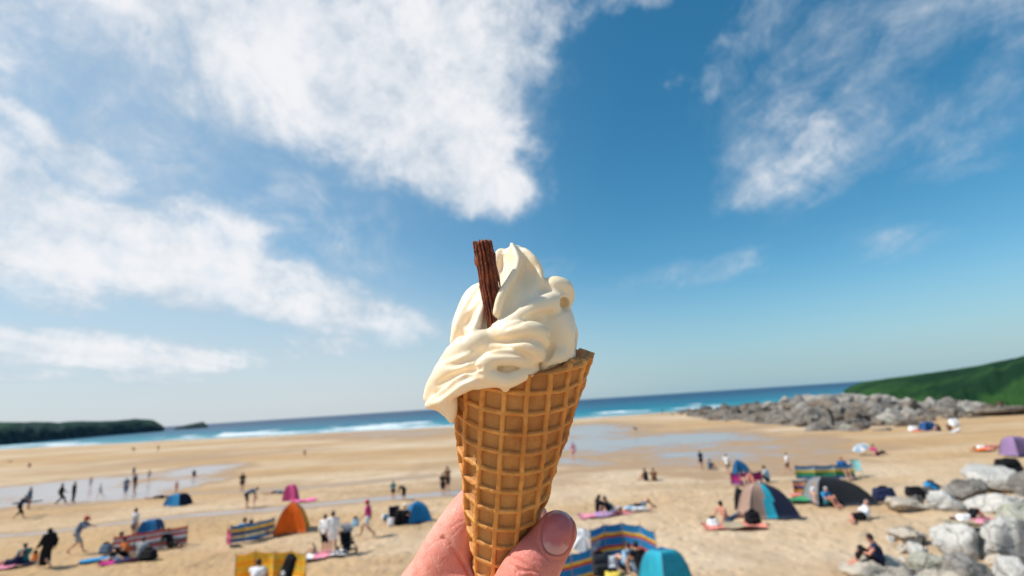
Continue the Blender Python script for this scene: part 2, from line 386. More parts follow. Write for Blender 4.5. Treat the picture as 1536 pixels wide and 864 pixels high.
# wet patches, drawn as pools left by the tide: centre, half axes in photo pixels, weight
POOLS = [((120, 732), (230, -12), (3, 20), 1.1), ((290, 706), (90, -14), (0, 10), 0.8), ((-60, 745), (120, -6), (0, 24), 1.1), ((1000, 663), (215, -9), (-6, 27), 0.86), ((880, 650), (140, -2), (0, 22), 0.85), ((850, 692), (160, 5), (-10, 12), 0.8), ((590, 650), (200, -8), (0, 7), 0.6), ((250, 690), (300, -25), (0, 10), 0.35)]
STREAMS = [([(-60, 808), (60, 799), (180, 784), (290, 772), (400, 764), (520, 752), (640, 742), (700, 738)], 4.5, 0.75), ([(-60, 762), (40, 757), (120, 748), (250, 742), (330, 738), (440, 733), (560, 722), (640, 714)], 3.5, 0.6), ([(860, 706), (960, 702), (1100, 694), (1230, 680), (1330, 668)], 3.0, 0.30)]
def wet_mask(x, y):
    wv = np.zeros_like(x); n = fbm2(x, y, 3, 5, 0.11); nb = fbm2(x, y, 9, 4, 0.45)
    for c, a1, a2, w in POOLS:
        g = lambda px, py: np.array(ground_hit(px, py)[:2])
        pc = g(*c); v1 = (g(c[0] + a1[0], c[1] + a1[1]) - g(c[0] - a1[0], c[1] - a1[1])) / 2; v2 = (g(c[0] + a2[0], c[1] + a2[1]) - g(c[0] - a2[0], c[1] - a2[1])) / 2
        Mi = np.linalg.inv(np.stack([v1, v2], 1)); qx = Mi[0, 0] * (x - pc[0]) + Mi[0, 1] * (y - pc[1]); qy = Mi[1, 0] * (x - pc[0]) + Mi[1, 1] * (y - pc[1])
        d = np.sqrt(qx * qx + qy * qy)
        wv = np.maximum(wv, w * np.clip(1.25 - d + 1.3 * n + 0.6 * nb, 0, 1))
    for pts, hw, w in STREAMS:
        gp = [ground_hit(*p) for p in pts]
        for a, b in zip(gp[:-1], gp[1:]):
            ab = np.array((b.x - a.x, b.y - a.y)); t = np.clip(((x - a.x) * ab[0] + (y - a.y) * ab[1]) / (ab @ ab), 0, 1)
            d = np.hypot(x - a.x - t * ab[0], y - a.y - t * ab[1]); wid = hw * px_scale((a + b) / 2) * 7.0
            wv = np.maximum(wv, w * np.clip(1.3 - d / wid + 1.1 * n, 0, 1))
    r = np.hypot(x, y); sr = shore_r(np.arctan2(x, y))
    wv = np.maximum(wv, np.clip((r / sr - 0.86 + 0.25 * n) / 0.10, 0, 1) * 0.95)
    return np.clip(wv, 0, 1)

az_f = np.radians(np.arange(-56, 56.01, 0.14)); az_b = np.radians(np.arange(57.5, 303, 4.0))
azs = np.concatenate([az_f, az_b])
rs = np.concatenate([[0.05, 3, 6, 9], 11.5 * np.exp(np.arange(0, 3.62, 0.0085)), [500, 620, 800, 1100, 1600, 2500, 4500, 9000]])
AZ, RR = np.meshgrid(azs, rs, indexing='ij')
SX, SY = np.sin(AZ) * RR, np.cos(AZ) * RR
_az = np.where(AZ > math.pi, AZ - 2 * math.pi, AZ)
SZ = sand_base(SX, SY)
front = (np.abs(_az) < 1.0) & (RR < 420)
wet = np.zeros_like(SX); wet[front] = wet_mask(SX[front], SY[front])
dry = np.clip(1 - wet * 1.3, 0, 1)
fade = np.clip((RR - 6) / 6, 0, 1)
lump = fbm2(SX, SY, 1, 3, 0.55) * 0.26 + fbm2(SX, SY, 2, 3, 1.6) * 0.17
trod = np.clip(1.25 - RR / 75.0, 0.12, 1)          # trodden, lumpy sand close in; smooth tide-washed sand further out
SZ = SZ + fade * dry * (lump * trod) + fbm2(SX, SY, 5, 3, 0.02) * 0.25 * np.clip(1 - RR / 400, 0, 1) * dry * fade - 0.03 * wet
sand_me = mesh_quads('sand', np.stack([SX, SY, SZ], -1).reshape(-1, 3), grid_quads(len(azs), len(rs), wrap=True)[:, ::-1])
at = sand_me.attributes.new('wet', 'FLOAT', 'POINT'); at.data.foreach_set('value', wet.ravel().astype(np.float32))
def sand_material():
    m = bpy.data.materials.new('sand'); m.use_nodes = True; t = NT(m.node_tree); bs = t.n['Principled BSDF']
    co = t.add('ShaderNodeTexCoord').outputs['Object']
    w = t.add('ShaderNodeAttribute', attribute_name='wet').outputs['Fac']
    str_ = t.add('ShaderNodeMapping', {0: co, 3: (0.35, 1.0, 1.0)}).outputs[0]
    n1 = t.noise(str_, 0.035, 6.0, 0.6); n2 = t.noise(co, 0.7, 6.0, 0.65); n3 = t.noise(co, 7.0, 5.0, 0.7)
    c = t.mix(t.smooth(n1, 0.40, 0.60), (0.47, 0.305, 0.155), (0.575, 0.455, 0.325))
    c = t.mix(t.smooth(n2, 0.42, 0.75, 0.0, 0.35), c, (0.38, 0.265, 0.155))
    c = t.mix(t.smooth(n3, 0.5, 0.8, 0.0, 0.35), c, (0.33, 0.235, 0.14))
    damp = t.smooth(w, 0.02, 0.45)
    c = t.mix(damp, c, (0.36, 0.245, 0.15))
    c = t.mix(t.smooth(w, 0.45, 0.85), c, (0.37, 0.31, 0.285))
    n4 = t.noise(str_, 0.16, 6.0, 0.65); c = t.mix(t.math('MULTIPLY', t.smooth(n4, 0.48, 0.64, 0.0, 0.55), t.smooth(w, 0.3, 0.0)), c, (0.34, 0.225, 0.125))
    t.l.new(c, bs.inputs['Base Color'])
    t.l.new(t.smooth(t.math('MULTIPLY_ADD', t.math('SUBTRACT', n2, 0.5), 0.35, w), 0.36, 0.84, 0.92, 0.20), bs.inputs['Roughness'])
    t.l.new(t.smooth(w, 0.35, 0.7, 0.10, 0.55), bs.inputs['Specular IOR Level'])
    vor = t.add('ShaderNodeTexVoronoi', {'Vector': co, 'Scale': 2.6, 'Randomness': 1.0}, feature='SMOOTH_F1').outputs[0]
    hgt = t.math('ADD', t.math('MULTIPLY', t.smooth(vor, 0.0, 0.45), 0.6), t.math('ADD', t.math('MULTIPLY', n3, 0.25), t.math('MULTIPLY', n2, 0.4)))
    st = t.smooth(w, 0.0, 0.4, 0.75, 0.04)
    b = t.add('ShaderNodeBump', {'Height': hgt, 'Distance': 0.14, 'Strength': st})
    t.l.new(b.outputs[0], bs.inputs['Normal'])
    return m
tag(link('sand', sand_me, sand_material()), 'golden trodden beach sand with wet pools left by the tide', 'sand', kind='structure')

# sea
azs2 = np.radians(np.arange(-75, 75.01, 0.25))
u = np.concatenate([np.linspace(1.25, 0.30, 330), 0.30 * np.exp(-np.arange(1, 70) * 0.09)])
AZ2, U2 = np.meshgrid(azs2, u, indexing='ij')
R2 = shore_r(AZ2) / U2
X2, Y2 = np.sin(AZ2) * R2, np.cos(AZ2) * R2
nn = fbm2(np.degrees(AZ2), U2 * 0 + 1.3, 4, 4, 0.16); n5 = fbm2(X2, Y2 * 2.2, 6, 5, 0.035); n6 = fbm2(X2, Y2 * 3, 8, 4, 0.14)
foam = np.zeros_like(X2); Z2 = np.full_like(X2, SEA_Z)
for u0, wd_, amp, hh, br in ((1.005, 0.017, 1.0, 0.0, 0.2), (0.945, 0.013, 1.0, 0.15, 0.38), (0.875, 0.013, 1.0, 0.35, 0.45), (0.80, 0.014, 0.95, 0.5, 0.55), (0.72, 0.010, 0.85, 0.55, 0.80), (0.63, 0.007, 0.6, 0.5, 1.0)):
    ph = fbm2(np.degrees(AZ2), U2 * 0, int(u0 * 100), 3, 0.07)
    d = (U2 - (u0 + 0.07 * ph)) / wd_
    g = np.exp(-d * d); Z2 += hh * g * (0.6 + 1.2 * nn)
    # white water trails shoreward of each crest
    tr = np.where(d > 0, np.exp(-(d / 1.9) ** 2), np.exp(-d * d * 2))
    foam = np.maximum(foam, amp * tr * np.clip(1.0 + 2.8 * nn - br * 1.3 + 2.6 * n5 + 1.1 * n6 - 0.42 * np.clip((AZ2 + 0.10) / 0.25, 0, 1), 0, 1))
Z2 += 0.10 * fbm2(X2, Y2, 11, 3, 0.06) * np.clip(1.3 - U2, 0.1, 1)
sea_me = mesh_quads('sea', np.stack([X2, Y2, Z2], -1).reshape(-1, 3), grid_quads(len(azs2), len(u))[:, ::-1])
for nm, arr in (('foam', foam), ('shore', U2)):
    a_ = sea_me.attributes.new(nm, 'FLOAT', 'POINT'); a_.data.foreach_set('value', arr.ravel().astype(np.float32))
def sea_material():
    m = bpy.data.materials.new('sea_water'); m.use_nodes = True; t = NT(m.node_tree); bs = t.n['Principled BSDF']
    co = t.add('ShaderNodeTexCoord').outputs['Object']
    f = t.add('ShaderNodeAttribute', attribute_name='foam').outputs['Fac']; s = t.add('ShaderNodeAttribute', attribute_name='shore').outputs['Fac']
    wv = t.add('ShaderNodeMapping', {0: co, 3: (0.25, 1.0, 1.0)}).outputs[0]
    n1 = t.noise(wv, 0.02, 5.0, 0.6)
    s2 = t.math('MULTIPLY_ADD', t.math('SUBTRACT', n1, 0.5), 0.22, s)
    c = t.mix(t.smooth(s2, 0.18, 0.50), (0.002, 0.038, 0.105), (0.003, 0.105, 0.185))
    c = t.mix(t.smooth(s2, 0.50, 0.85), c, (0.012, 0.20, 0.265))
    c = t.mix(t.smooth(s2, 0.90, 1.04), c, (0.22, 0.36, 0.36))
    fm = t.smooth(t.math('MULTIPLY_ADD', t.math('SUBTRACT', t.noise(co, 0.5, 6.0, 0.7), 0.5), 0.9, f), 0.32, 0.62)
    c = t.mix(fm, c, (0.86, 0.88, 0.90))
    t.l.new(c, bs.inputs['Base Color']); t.l.new(t.math('MULTIPLY_ADD', fm, 0.45, 0.28), bs.inputs['Roughness'])
    bs.inputs['Specular IOR Level'].default_value = 0.03; bs.inputs['IOR'].default_value = 1.33
    hgt = t.math('ADD', t.noise(wv, 0.35, 5.0, 0.6), t.math('MULTIPLY', t.noise(wv, 0.06, 4.0), 2.5))
    b = t.add('ShaderNodeBump', {'Height': hgt, 'Distance': 1.2, 'Strength': 0.6}); t.l.new(b.outputs[0], bs.inputs['Normal'])
    return m
tag(link('sea', sea_me, sea_material()), 'blue and turquoise sea with lines of white surf', 'sea', kind='structure')

def land_material(name, grass, rock, dark, zlo, zhi, scale, steep=0.45):
    m = bpy.data.materials.new(name); m.use_nodes = True; t = NT(m.node_tree); bs = t.n['Principled BSDF']
    co = t.add('ShaderNodeTexCoord').outputs['Object']; ge = t.add('ShaderNodeNewGeometry')
    nz = t.add('ShaderNodeSeparateXYZ', {0: ge.outputs['True Normal']}).outputs[2]
    z = t.add('ShaderNodeSeparateXYZ', {0: co}).outputs[2]
    n1 = t.noise(co, scale, 6.0, 0.6); n2 = t.noise(co, scale * 9, 6.0, 0.7)
    g = t.mix(t.smooth(n1, 0.4, 0.62), grass, dark); g = t.mix(t.smooth(n2, 0.45, 0.75, 0.0, 0.5), g, dark)
    r = t.mix(t.smooth(n2, 0.35, 0.65), rock, tuple(x * 0.4 for x in rock))
    k = t.math('MULTIPLY', t.smooth(t.math('MULTIPLY_ADD', t.math('SUBTRACT', n1, 0.5), (zhi - zlo) * 1.5, z), zlo, zhi), t.smooth(nz, steep, steep + 0.2))
    t.l.new(t.mix(k, r, g), bs.inputs['Base Color']); bs.inputs['Roughness'].default_value = 0.95; bs.inputs['Specular IOR Level'].default_value = 0.1
    b = t.add('ShaderNodeBump', {'Height': n2, 'Distance': 1.0 / scale * 0.02, 'Strength': 0.8}); t.l.new(b.outputs[0], bs.inputs['Normal'])
    return m

def ridge(name, base_px, top_px, depth_m, back, m, seed, rough, steps=260, label='', zb=SEA_Z - 1.0):
    """a headland whose foot and skyline are given in photo pixels; the foot stands on the water, the land runs back from it"""
    bx = np.array([p[0] for p in base_px], float); by = np.array([p[1] for p in base_px], float)
    tx = np.array([p[0] for p in top_px], float); ty = np.array([p[1] for p in top_px], float)
    xs = np.linspace(bx[0], bx[-1], steps); rows = []
    prof = [(-0.06, -0.03), (0.0, 0.0), (0.05, 0.20), (0.12, 0.40), (0.22, 0.56), (0.36, 0.72), (0.52, 0.86), (0.70, 0.95), (0.88, 0.99), (1.0, 1.0), (1.25, 0.97), (1.7, 0.7), (2.2, 0.2), (2.6, -0.1)]
    for i, x in enumerate(xs):
        d0 = px_dir(x, np.interp(x, bx, by)); hd = Vector((d0.x, d0.y, 0)).normalized()
        dist = depth_m(x)
        p0 = Vector((0, 0, 0)) + hd * dist
        ytop = np.interp(x, tx, ty); dt = px_dir(x, ytop)
        ztop = CAM.z + dt.z / math.hypot(dt.x, dt.y) * (dist + back)
        row = []
        for a, b in prof:
            jig = rough * (fbm2(np.array(i * 0.11), np.array(a * 6.0), seed, 5, 1.0)) * min(1.0, max(0.0, a * 3 + 0.15))
            zz = zb + (ztop - zb) * b + float(jig) * (1 if a < 0.9 or a > 1.05 else 0.45)
            rr = dist + back * a + float(fbm2(np.array(i * 0.09), np.array(b * 3.0), seed + 5, 4, 1.0)) * back * 0.22 * (1 if a < 0.95 else 0)
            row.append((hd.x * rr, hd.y * rr, zz))
        rows.append(row)
    v = np.array(rows); me = mesh_quads(name, v.reshape(-1, 3), grid_quads(len(xs), len(prof))[:, ::-1])
    return tag(link(name, me, m), label, 'headland', kind='structure')
far_m = land_material('far_headland', (0.035, 0.085, 0.055), (0.045, 0.07, 0.075), (0.018, 0.050, 0.045), 2.0, 16.0, 0.01)
ridge('far_headland', [(-160, 672), (0, 663), (120, 655), (180, 650), (247, 641.5)], [(-160, 630), (-40, 634), (0, 634), (60, 633), (85, 634), (100, 632), (150, 632), (205, 628.5), (228, 630), (240, 636), (246, 640.5), (247, 641)], lambda x: 640 + 500 * np.clip((x + 100) / 347, 0, 1) ** 1.5, 90.0, far_m, 21, 3.5, label='dark green flat-topped headland across the bay')
ridge('small_island', [(262, 641.5), (312, 638.5)], [(262, 641.5), (278, 637.5), (296, 634), (304, 632.5), (308, 635), (312, 638.5)], lambda x: 1250.0, 50.0, far_m, 33, 1.0, 60, label='small dark rocky island off the headland tip')
hill_m = land_material('grassy_headland', (0.026, 0.074, 0.020), (0.10, 0.08, 0.05), (0.006, 0.027, 0.011), -1.6, -0.6, 0.05, -0.1)
ridge('grassy_headland', [(1268, 596), (1330, 604), (1400, 606), (1536, 604), (1700, 600), (1900, 600)], [(1268, 585), (1280, 579), (1300, 573), (1340, 566.5), (1400, 559), (1460, 551), (1500, 543.5), (1536, 537), (1650, 515), (1900, 470)], lambda x: 165 - 40 * np.clip((x - 1268) / 300, 0, 1), 55.0, hill_m, 44, 0.7, 300, label='dark green grassy headland above the rocks', zb=-1.5)

# ------------------------------------------------------------------ rocks
def rock_mesh(name, seed, sub=4):
    r_ = np.random.default_rng(seed); bm = bmesh.new(); bmesh.ops.create_icosphere(bm, subdivisions=sub, radius=1.0)
    bm.verts.ensure_lookup_table(); v = np.array([p.co for p in bm.verts]); 
    N = r_.normal(size=(11, 3)); N /= np.linalg.norm(N, axis=1)[:, None]; dd = r_.uniform(0.50, 1.0, 11)
    N[0] = (0.15 * r_.normal(), 0.15 * r_.normal(), 1); dd[0] = 0.72
    q = np.maximum(v @ N.T, 0.02); rad = (np.sum((q / dd) ** 60, 1)) ** (-1 / 60.0); rad = np.minimum(rad, 1.15)
    w = v * rad[:, None]
    out = []
    for p, o in zip(w, v):
        s_ = Vector(p) * 1.6 + Vector((seed * 3.1, 0, 0))
        n_ = mnoise.fractal(s_, 1.0, 2.0, 6, noise_basis='PERLIN_ORIGINAL') * 0.17 - max(0.0, 0.16 - abs(mnoise.noise(s_ * 1.1))) * 0.55
        out.append(p + o * n_)
    for vv, c in zip(bm.verts, out): vv.co = c
    me = bpy.data.meshes.new(name); bm.to_mesh(me); bm.free(); return me
def rock_material(name, a, b, lichen=None):
    m = bpy.data.materials.new(name); m.use_nodes = True; t = NT(m.node_tree); bs = t.n['Principled BSDF']
    ge = t.add('ShaderNodeNewGeometry').outputs['Position']
    n1 = t.noise(ge, 0.7, 6.0, 0.6); n2 = t.noise(ge, 6.0, 6.0, 0.7)
    c = t.mix(t.smooth(n1, 0.35, 0.65), a, b); c = t.mix(t.smooth(n2, 0.5, 0.75, 0.0, 0.6), c, tuple(x * 0.45 for x in a))
    if lichen: c = t.mix(t.smooth(t.noise(ge, 1.1, 5.0, 0.7), 0.56, 0.70, 0.0, 0.7), c, lichen)
    t.l.new(c, bs.inputs['Base Color']); bs.inputs['Roughness'].default_value = 0.9; bs.inputs['Specular IOR Level'].default_value = 0.2
    ck = t.add('ShaderNodeTexVoronoi', {'Vector': t.add('ShaderNodeVectorMath', {0: ge, 1: t.add('ShaderNodeTexNoise', {'Vector': ge, 'Scale': 1.5}).outputs['Color']}, operation='ADD').outputs[0], 'Scale': 1.3}, feature='DISTANCE_TO_EDGE').outputs[0]
    b_ = t.add('ShaderNodeBump', {'Height': t.math('ADD', t.math('ADD', n2, t.noise(ge, 22.0, 4.0)), t.smooth(ck, 0.0, 0.06, 0.0, 1.6)), 'Distance': 0.06, 'Strength': 0.8}); t.l.new(b_.outputs[0], bs.inputs['Normal'])
    return m
RM = {'reefpale': rock_material('reef_pale_rock', (0.27, 0.255, 0.23), (0.42, 0.39, 0.35)), 'pale': rock_material('pale_granite', (0.48, 0.47, 0.44), (0.58, 0.56, 0.52)), 'grey': rock_material('grey_rock', (0.15, 0.138, 0.125), (0.30, 0.278, 0.25)),
      'dark': rock_material('dark_wet_and_gap_rock', (0.055, 0.055, 0.055), (0.13, 0.12, 0.11)), 'brown': rock_material('brown_rock', (0.15, 0.12, 0.095), (0.25, 0.21, 0.17)),
      'sandy': rock_material('sand_dusted_rock', (0.48, 0.43, 0.36), (0.58, 0.50, 0.40)), 'green': rock_material('lichen_rock', (0.33, 0.33, 0.27), (0.44, 0.43, 0.36), (0.22, 0.25, 0.12))}
ROCKS = {}
def rock(variant, kind, loc, scale, rot, label, group):
    key = (variant, kind)
    if key not in ROCKS:
        ROCKS[key] = rock_mesh('boulder', 100 + variant, 4); ROCKS[key].materials.append(RM[kind])
    o = bpy.data.objects.new('boulder', ROCKS[key]); col.objects.link(o)
    ROCKS[key].polygons.foreach_set('use_smooth', np.ones(len(ROCKS[key].polygons), bool))
    o.location = loc; o.scale = scale; o.rotation_euler = rot
    return tag(o, label, 'rock', group)

# the reef: boulders heaped from the sand up to the foot of the grass
FRONT = [(985, 619), (1020, 624), (1060, 631), (1110, 634), (1150, 638), (1200, 641), (1240, 647), (1300, 646), (1340, 643), (1400, 636), (1470, 625), (1520, 616), (1600, 606)]
BACK = [(985, 615), (1050, 611), (1100, 606), (1150, 601), (1200, 594), (1250, 589), (1290, 588), (1340, 594), (1400, 598), (1470, 598), (1536, 596), (1600, 595)]
fx = [p[0] for p in FRONT]; fy = [p[1] for p in FRONT]; bxk = [p[0] for p in BACK]; byk = [p[1] for p in BACK]
rr_ = np.random.default_rng(5)
# bedrock under the heap
bed = []
bxs = np.linspace(990, 1600, 260); bts = np.linspace(-0.08, 1.0, 64)
for x in bxs:
    g0 = ground_hit(x, np.interp(x, fx, fy)); far = Vector((g0.x, g0.y, 0)).length
    ft = 1.9 if x > 1250 else 1.55
    for t_ in bts:
        p = Vector((g0.x, g0.y, 0)) * (1 + (ft - 1) * t_)
        yl = np.interp(x, bxk, byk); dt = px_dir(x, yl); ztop = CAM.z + dt.z / math.hypot(dt.x, dt.y) * p.length
        zg = ground_z(p.x, p.y)
        nz_ = float(fbm2(np.array(p.x), np.array(p.y), 13, 5, 0.16)) + 0.42 - 1.5 * abs(float(fbm2(np.array(p.x + .4 * p.y), np.array(p.y), 14, 5, 0.33))) - 0.35
        k = min(1, max(0, t_ * 1.35)); side = min(1, (x - 985) / 60)
        zz = zg - 0.35 + side * max(0.0, (ztop - 0.5 - zg)) * k ** 0.8 * 0.92 + 2.3 * nz_ * min(1, max(0, t_ * 6 + 0.1)) * side
        bed.append((p.x, p.y, zz))
bed_me = mesh_quads('rocky_reef', bed, grid_quads(len(bxs), len(bts))[:, ::-1])
reef_m = rock_material('reef_bedrock', (0.13, 0.112, 0.095), (0.25, 0.22, 0.185), (0.09, 0.09, 0.055))
tag(link('rocky_reef', bed_me, reef_m), 'rough grey bedrock under the heaped boulders', 'rock', kind='structure')
REEFL = {'pale': 'pale sunlit boulder along the top of the rocky reef', 'grey': 'grey boulder heaped on the rocky reef', 'dark': 'dark weedy rock at the seaward end of the reef', 'brown': 'brown boulder at the sandy foot of the reef', 'green': 'greenish weed-covered rock at the sandy foot of the reef'}
for i in range(285):
    x = rr_.uniform(995, 1570); t_ = rr_.uniform(-0.03, 1.0) ** 1.0
    g0 = ground_hit(x, np.interp(x, fx, fy)); ft = 1.9 if x > 1250 else 1.55
    p = Vector((g0.x, g0.y, 0)) * (1 + (ft - 1) * t_)
    dt = px_dir(x, np.interp(x, bxk, byk)); ztop = CAM.z + dt.z / math.hypot(dt.x, dt.y) * p.length
    zg = ground_z(p.x, p.y); side = min(1, (x - 985) / 60)
    z = zg - 0.1 + side * max(0, ztop - 0.7 - zg) * min(1, max(0, t_ * 1.35)) ** 0.8 * 0.92
    s = rr_.uniform(0.38, 1.15) * (0.6 + 0.7 * min(1, (x - 985) / 250)) * (1.0 + 0.5 * t_) * (1.35 if rr_.uniform() > 0.85 else 1.0)
    if x < 1150: kind = 'dark' if rr_.uniform() < 0.75 else 'brown'
    elif t_ > 0.62: kind = 'pale' if rr_.uniform() < 0.6 else 'grey'
    elif t_ < 0.12: kind = ('green', 'brown', 'grey')[rr_.integers(3)]
    else: kind = ('grey', 'grey', 'pale', 'brown')[rr_.integers(4)] if rr_.uniform() > 0.12 else 'grey'
    lab = REEFL[kind]
    if kind == 'pale' and t_ <= 0.62: lab = 'pale boulder part way up the rocky reef'
    if kind == 'brown' and x < 1150: lab = 'brown rock among dark ones at the seaward end of the reef'
    elif kind == 'brown' and t_ >= 0.12: lab = 'brown boulder wedged among grey ones on the reef'
    elif kind == 'grey' and t_ < 0.12: lab = 'grey boulder at the sandy foot of the reef'
    sx, sy, sz = s * rr_.uniform(0.8, 1.7), s * rr_.uniform(0.7, 1.3), s * rr_.uniform(0.55, 1.25)
    lab = ('big ' if s > 1.55 else 'small ' if s < 0.85 else '') + ('flat ' if sz / sx < 0.45 else 'upright ' if sz / sx > 0.95 else '') + lab
    rock(60 + int(rr_.integers(12)), 'reefpale' if kind == 'pale' else kind, (p.x, p.y, z - 0.22 * sz), (sx, sy, sz), (rr_.uniform(-.6, .6), rr_.uniform(-.6, .6), rr_.uniform(0, 6.28)), lab, 'boulders of the rocky reef')
# rocks round the top of the beach: centre x, base y, width and height in photo pixels
NEAR = [(1362, 766, 58, 16, 'sandy', 'low sand-dusted rock beside the blue bag'), (1412, 768, 60, 24, 'pale', 'pale smooth boulder beside the low sand-dusted rock'), (1455, 754, 62, 30, 'grey', 'dark grey sloping boulder behind the pale smooth one'),
        (1505, 742, 80, 36, 'pale', 'broad pale boulder under the black bag'), (1500, 768, 74, 24, 'pale', 'long low pale boulder in the middle of the rock pile'), (1530, 797, 76, 34, 'green', 'greenish lichen-marked boulder beside the lying sunbather'),
        (1444, 842, 66, 50, 'pale', 'upright pale boulder with a dark cleft beside it'), (1472, 832, 40, 34, 'dark', 'dark rock put in for the shaded gap between two pale boulders'), (1512, 850, 78, 62, 'pale', 'biggest pale boulder, rounded and leaning over the dark cleft'),  # the dark rock is added to paint the shade of the gap
        (1376, 846, 36, 30, 'pale', 'whitish round boulder behind the seated bare-shouldered person'), (1400, 868, 52, 34, 'green', 'greenish boulder in front of the whitish round one'), (1308, 876, 96, 34, 'sandy', 'pale flat slab the bare-shouldered person sits on'),
        (1460, 884, 90, 40, 'grey', 'grey boulder below the upright pale boulder'), (1528, 890, 70, 40, 'pale', 'pale boulder below the biggest rounded boulder'), (1366, 815, 52, 18, 'sandy', 'low sandy rock behind the whitish round boulder'),
        (1500, 626, 74, 14, 'brown', 'long low brown outcrop at the end of the reef below the grass'), (1395, 746, 26, 14, 'dark', 'small dark rock beside the patterned blue bag'), (1492, 806, 30, 16, 'grey', 'small grey rock under the lichen-marked boulder'), (1418, 890, 60, 30, 'sandy', 'sandy boulder below the greenish boulder'), (1556, 760, 60, 46, 'grey', 'grey boulder at the end of the long low pale one'), (1380, 900, 70, 30, 'pale', 'pale rock under the sandy boulder'), (1345, 868, 34, 18, 'grey', 'small grey rock wedged beside the flat slab')]
for i, (x, y, w_, h_, kind, lab) in enumerate(NEAR):
    p = ground_hit(x, y - h_ * 0.25); sc = px_scale(p)
    wd_m, ht = w_ * sc, h_ * sc
    rock(i % 12, kind, (p.x, p.y, p.z + ht * 0.28), (wd_m * 0.52, wd_m * 0.40, ht * 0.78), (rr_.uniform(-.22, .22), rr_.uniform(-.22, .22), rr_.uniform(-0.6, 0.6)), lab, 'boulders at the top of the beach')

SMALLR = {'pale': 'small pale broken rock wedged among the pale boulders', 'grey': 'small grey broken rock wedged among the pale boulders', 'sandy': 'small sand-dusted broken rock wedged among the pale boulders', 'dark': 'small dark broken rock wedged among the pale boulders'}
for i in range(46):
    y = rr_.uniform(735, 900); x = rr_.uniform(1330 + (40 if y < 790 else 0) + (30 if 775 < y < 800 else 0), 1560)
    if 1415 < x < 1500 and 755 < y < 790 or (1290 < x < 1350 and y > 815): continue
    w_ = rr_.uniform(14, 34); kind = ('pale', 'grey', 'sandy', 'pale', 'dark')[rr_.integers(5)]; p = ground_hit(x, y); sc = px_scale(p)
    rock(int(rr_.integers(12)), kind, (p.x, p.y, p.z + .08 * w_ * sc), (w_ * sc * .55, w_ * sc * .45, w_ * sc * rr_.uniform(.3, .5)), (rr_.uniform(-.5, .5), rr_.uniform(-.5, .5), rr_.uniform(0, 6)), SMALLR[kind], 'boulders at the top of the beach')

# ------------------------------------------------------------------ the cone in the hand
DMM = HERO_D * 1000.0
def LP(x, y, w=0.0):     # photo pixel + millimetres towards the lens -> millimetres in the frame (right, up, towards the lens)
    d = DMM - w; return np.array(((x - W / 2) / FPX * d, (H / 2 - y) / FPX * d, w))
def PXMM(px, w=0.0): return px / FPX * (DMM - w)
_B = np.array([[*_R], [*_U], [*(-_F)]])
def to_world(v): return (np.asarray(v) - np.array((0, 0, DMM))) @ _B / 1000.0 + np.array(CAM)
def hero_mesh(me, origin):
    v = np.empty(len(me.vertices) * 3, np.float32); me.vertices.foreach_get('co', v)
    me.vertices.foreach_set('co', (to_world(v.reshape(-1, 3)) - np.array(origin)).astype(np.float32).ravel()); me.update(); return me

APEX, RIMC = LP(730, 1012), LP(774.5, 568)
_ax = RIMC - APEX; _ax /= np.linalg.norm(_ax); _er = np.array((_ax[1], -_ax[0], 0.0)); _ef = np.array((0, 0, 1.0)); ALPHA = math.radians(11.75)
cone_root = thing('ice_cream_cone', Vector(to_world(APEX)), 0.0, 'soft vanilla ice cream with a chocolate flake in a waffle cone held in a hand', 'ice cream')
OC = to_world(APEX)

# waffle cone: a flat square-ribbed wafer rolled up, so the ribs keep their spacing
NPH, NR, NI = 560, 430, 60
ph = np.linspace(0, 2 * math.pi, NPH, endpoint=False)[:, None]
rim = 139.0 + 9.5 * np.sin(ph) + 1.0 * fbm2(ph * 3.0, ph * 0 + .3, 2, 4, 2.0) * 4 + 1.2 * np.clip(np.sin(ph * 9 + 1) , 0, 1) ** 4
tq = np.linspace(0.012, 1, NR)[None, :]
rho = rim * tq
def waffle(ph_, rho_):
    th = (np.where(ph_ > math.pi, ph_ - 2 * math.pi, ph_)) * math.sin(ALPHA) - math.radians(-2.0)
    X = rho_ * np.sin(th); Y = rho_ * np.cos(th)
    X = X + 0.5 * fbm2(X * 0.08, Y * 0.08, 5, 3); Y = Y + 0.5 * fbm2(X * 0.08 + 5, Y * 0.08, 6, 3)
    pit = 8.55
    dx = np.abs((X / pit + 0.5) % 1 - 0.5) * pit; dy = np.abs(((Y - 116.0) / pit + 0.5) % 1 - 0.5) * pit
    hw = 1.0 + 0.30 * fbm2(X * 0.3, Y * 0.3, 7, 3)
    sm = lambda d: 1 - np.clip((d - hw + 0.45) / 0.9, 0, 1) ** 2 * (3 - 2 * np.clip((d - hw + 0.45) / 0.9, 0, 1))
    a, b = sm(dx), sm(dy); rib = np.maximum(a, b * 0.93)
    cid = np.modf(np.abs(np.sin(np.floor(X / pit) * 12.99 + np.floor((Y - 116.0) / pit) * 78.23) * 43758.5))[0]
    return rib, X, Y, cid
rib, gx, gy, cid = waffle(ph + 0 * rho, rho)
relief = np.clip((rho - 18) / 60, 0.35, 1.0)
disp = 0.35 * (cid - 0.5) * (1 - rib) + rib * 2.25 * relief * (1 + 0.7 * fbm2(gx * 0.22, gy * 0.22, 9, 3)) + 0.28 * fbm2(gx * 0.9, gy * 0.9, 3, 4) + 0.9 * fbm2(gx * 0.06, gy * 0.06, 4, 3)
def conept(ph_, rho_, n_):
    rad = (np.cos(ph_)[..., None] * _ef + np.sin(ph_)[..., None] * _er)
    nrm = math.cos(ALPHA) * rad - math.sin(ALPHA) * _ax
    return APEX + rho_[..., None] * (math.cos(ALPHA) * _ax + math.sin(ALPHA) * rad) + n_[..., None] * nrm
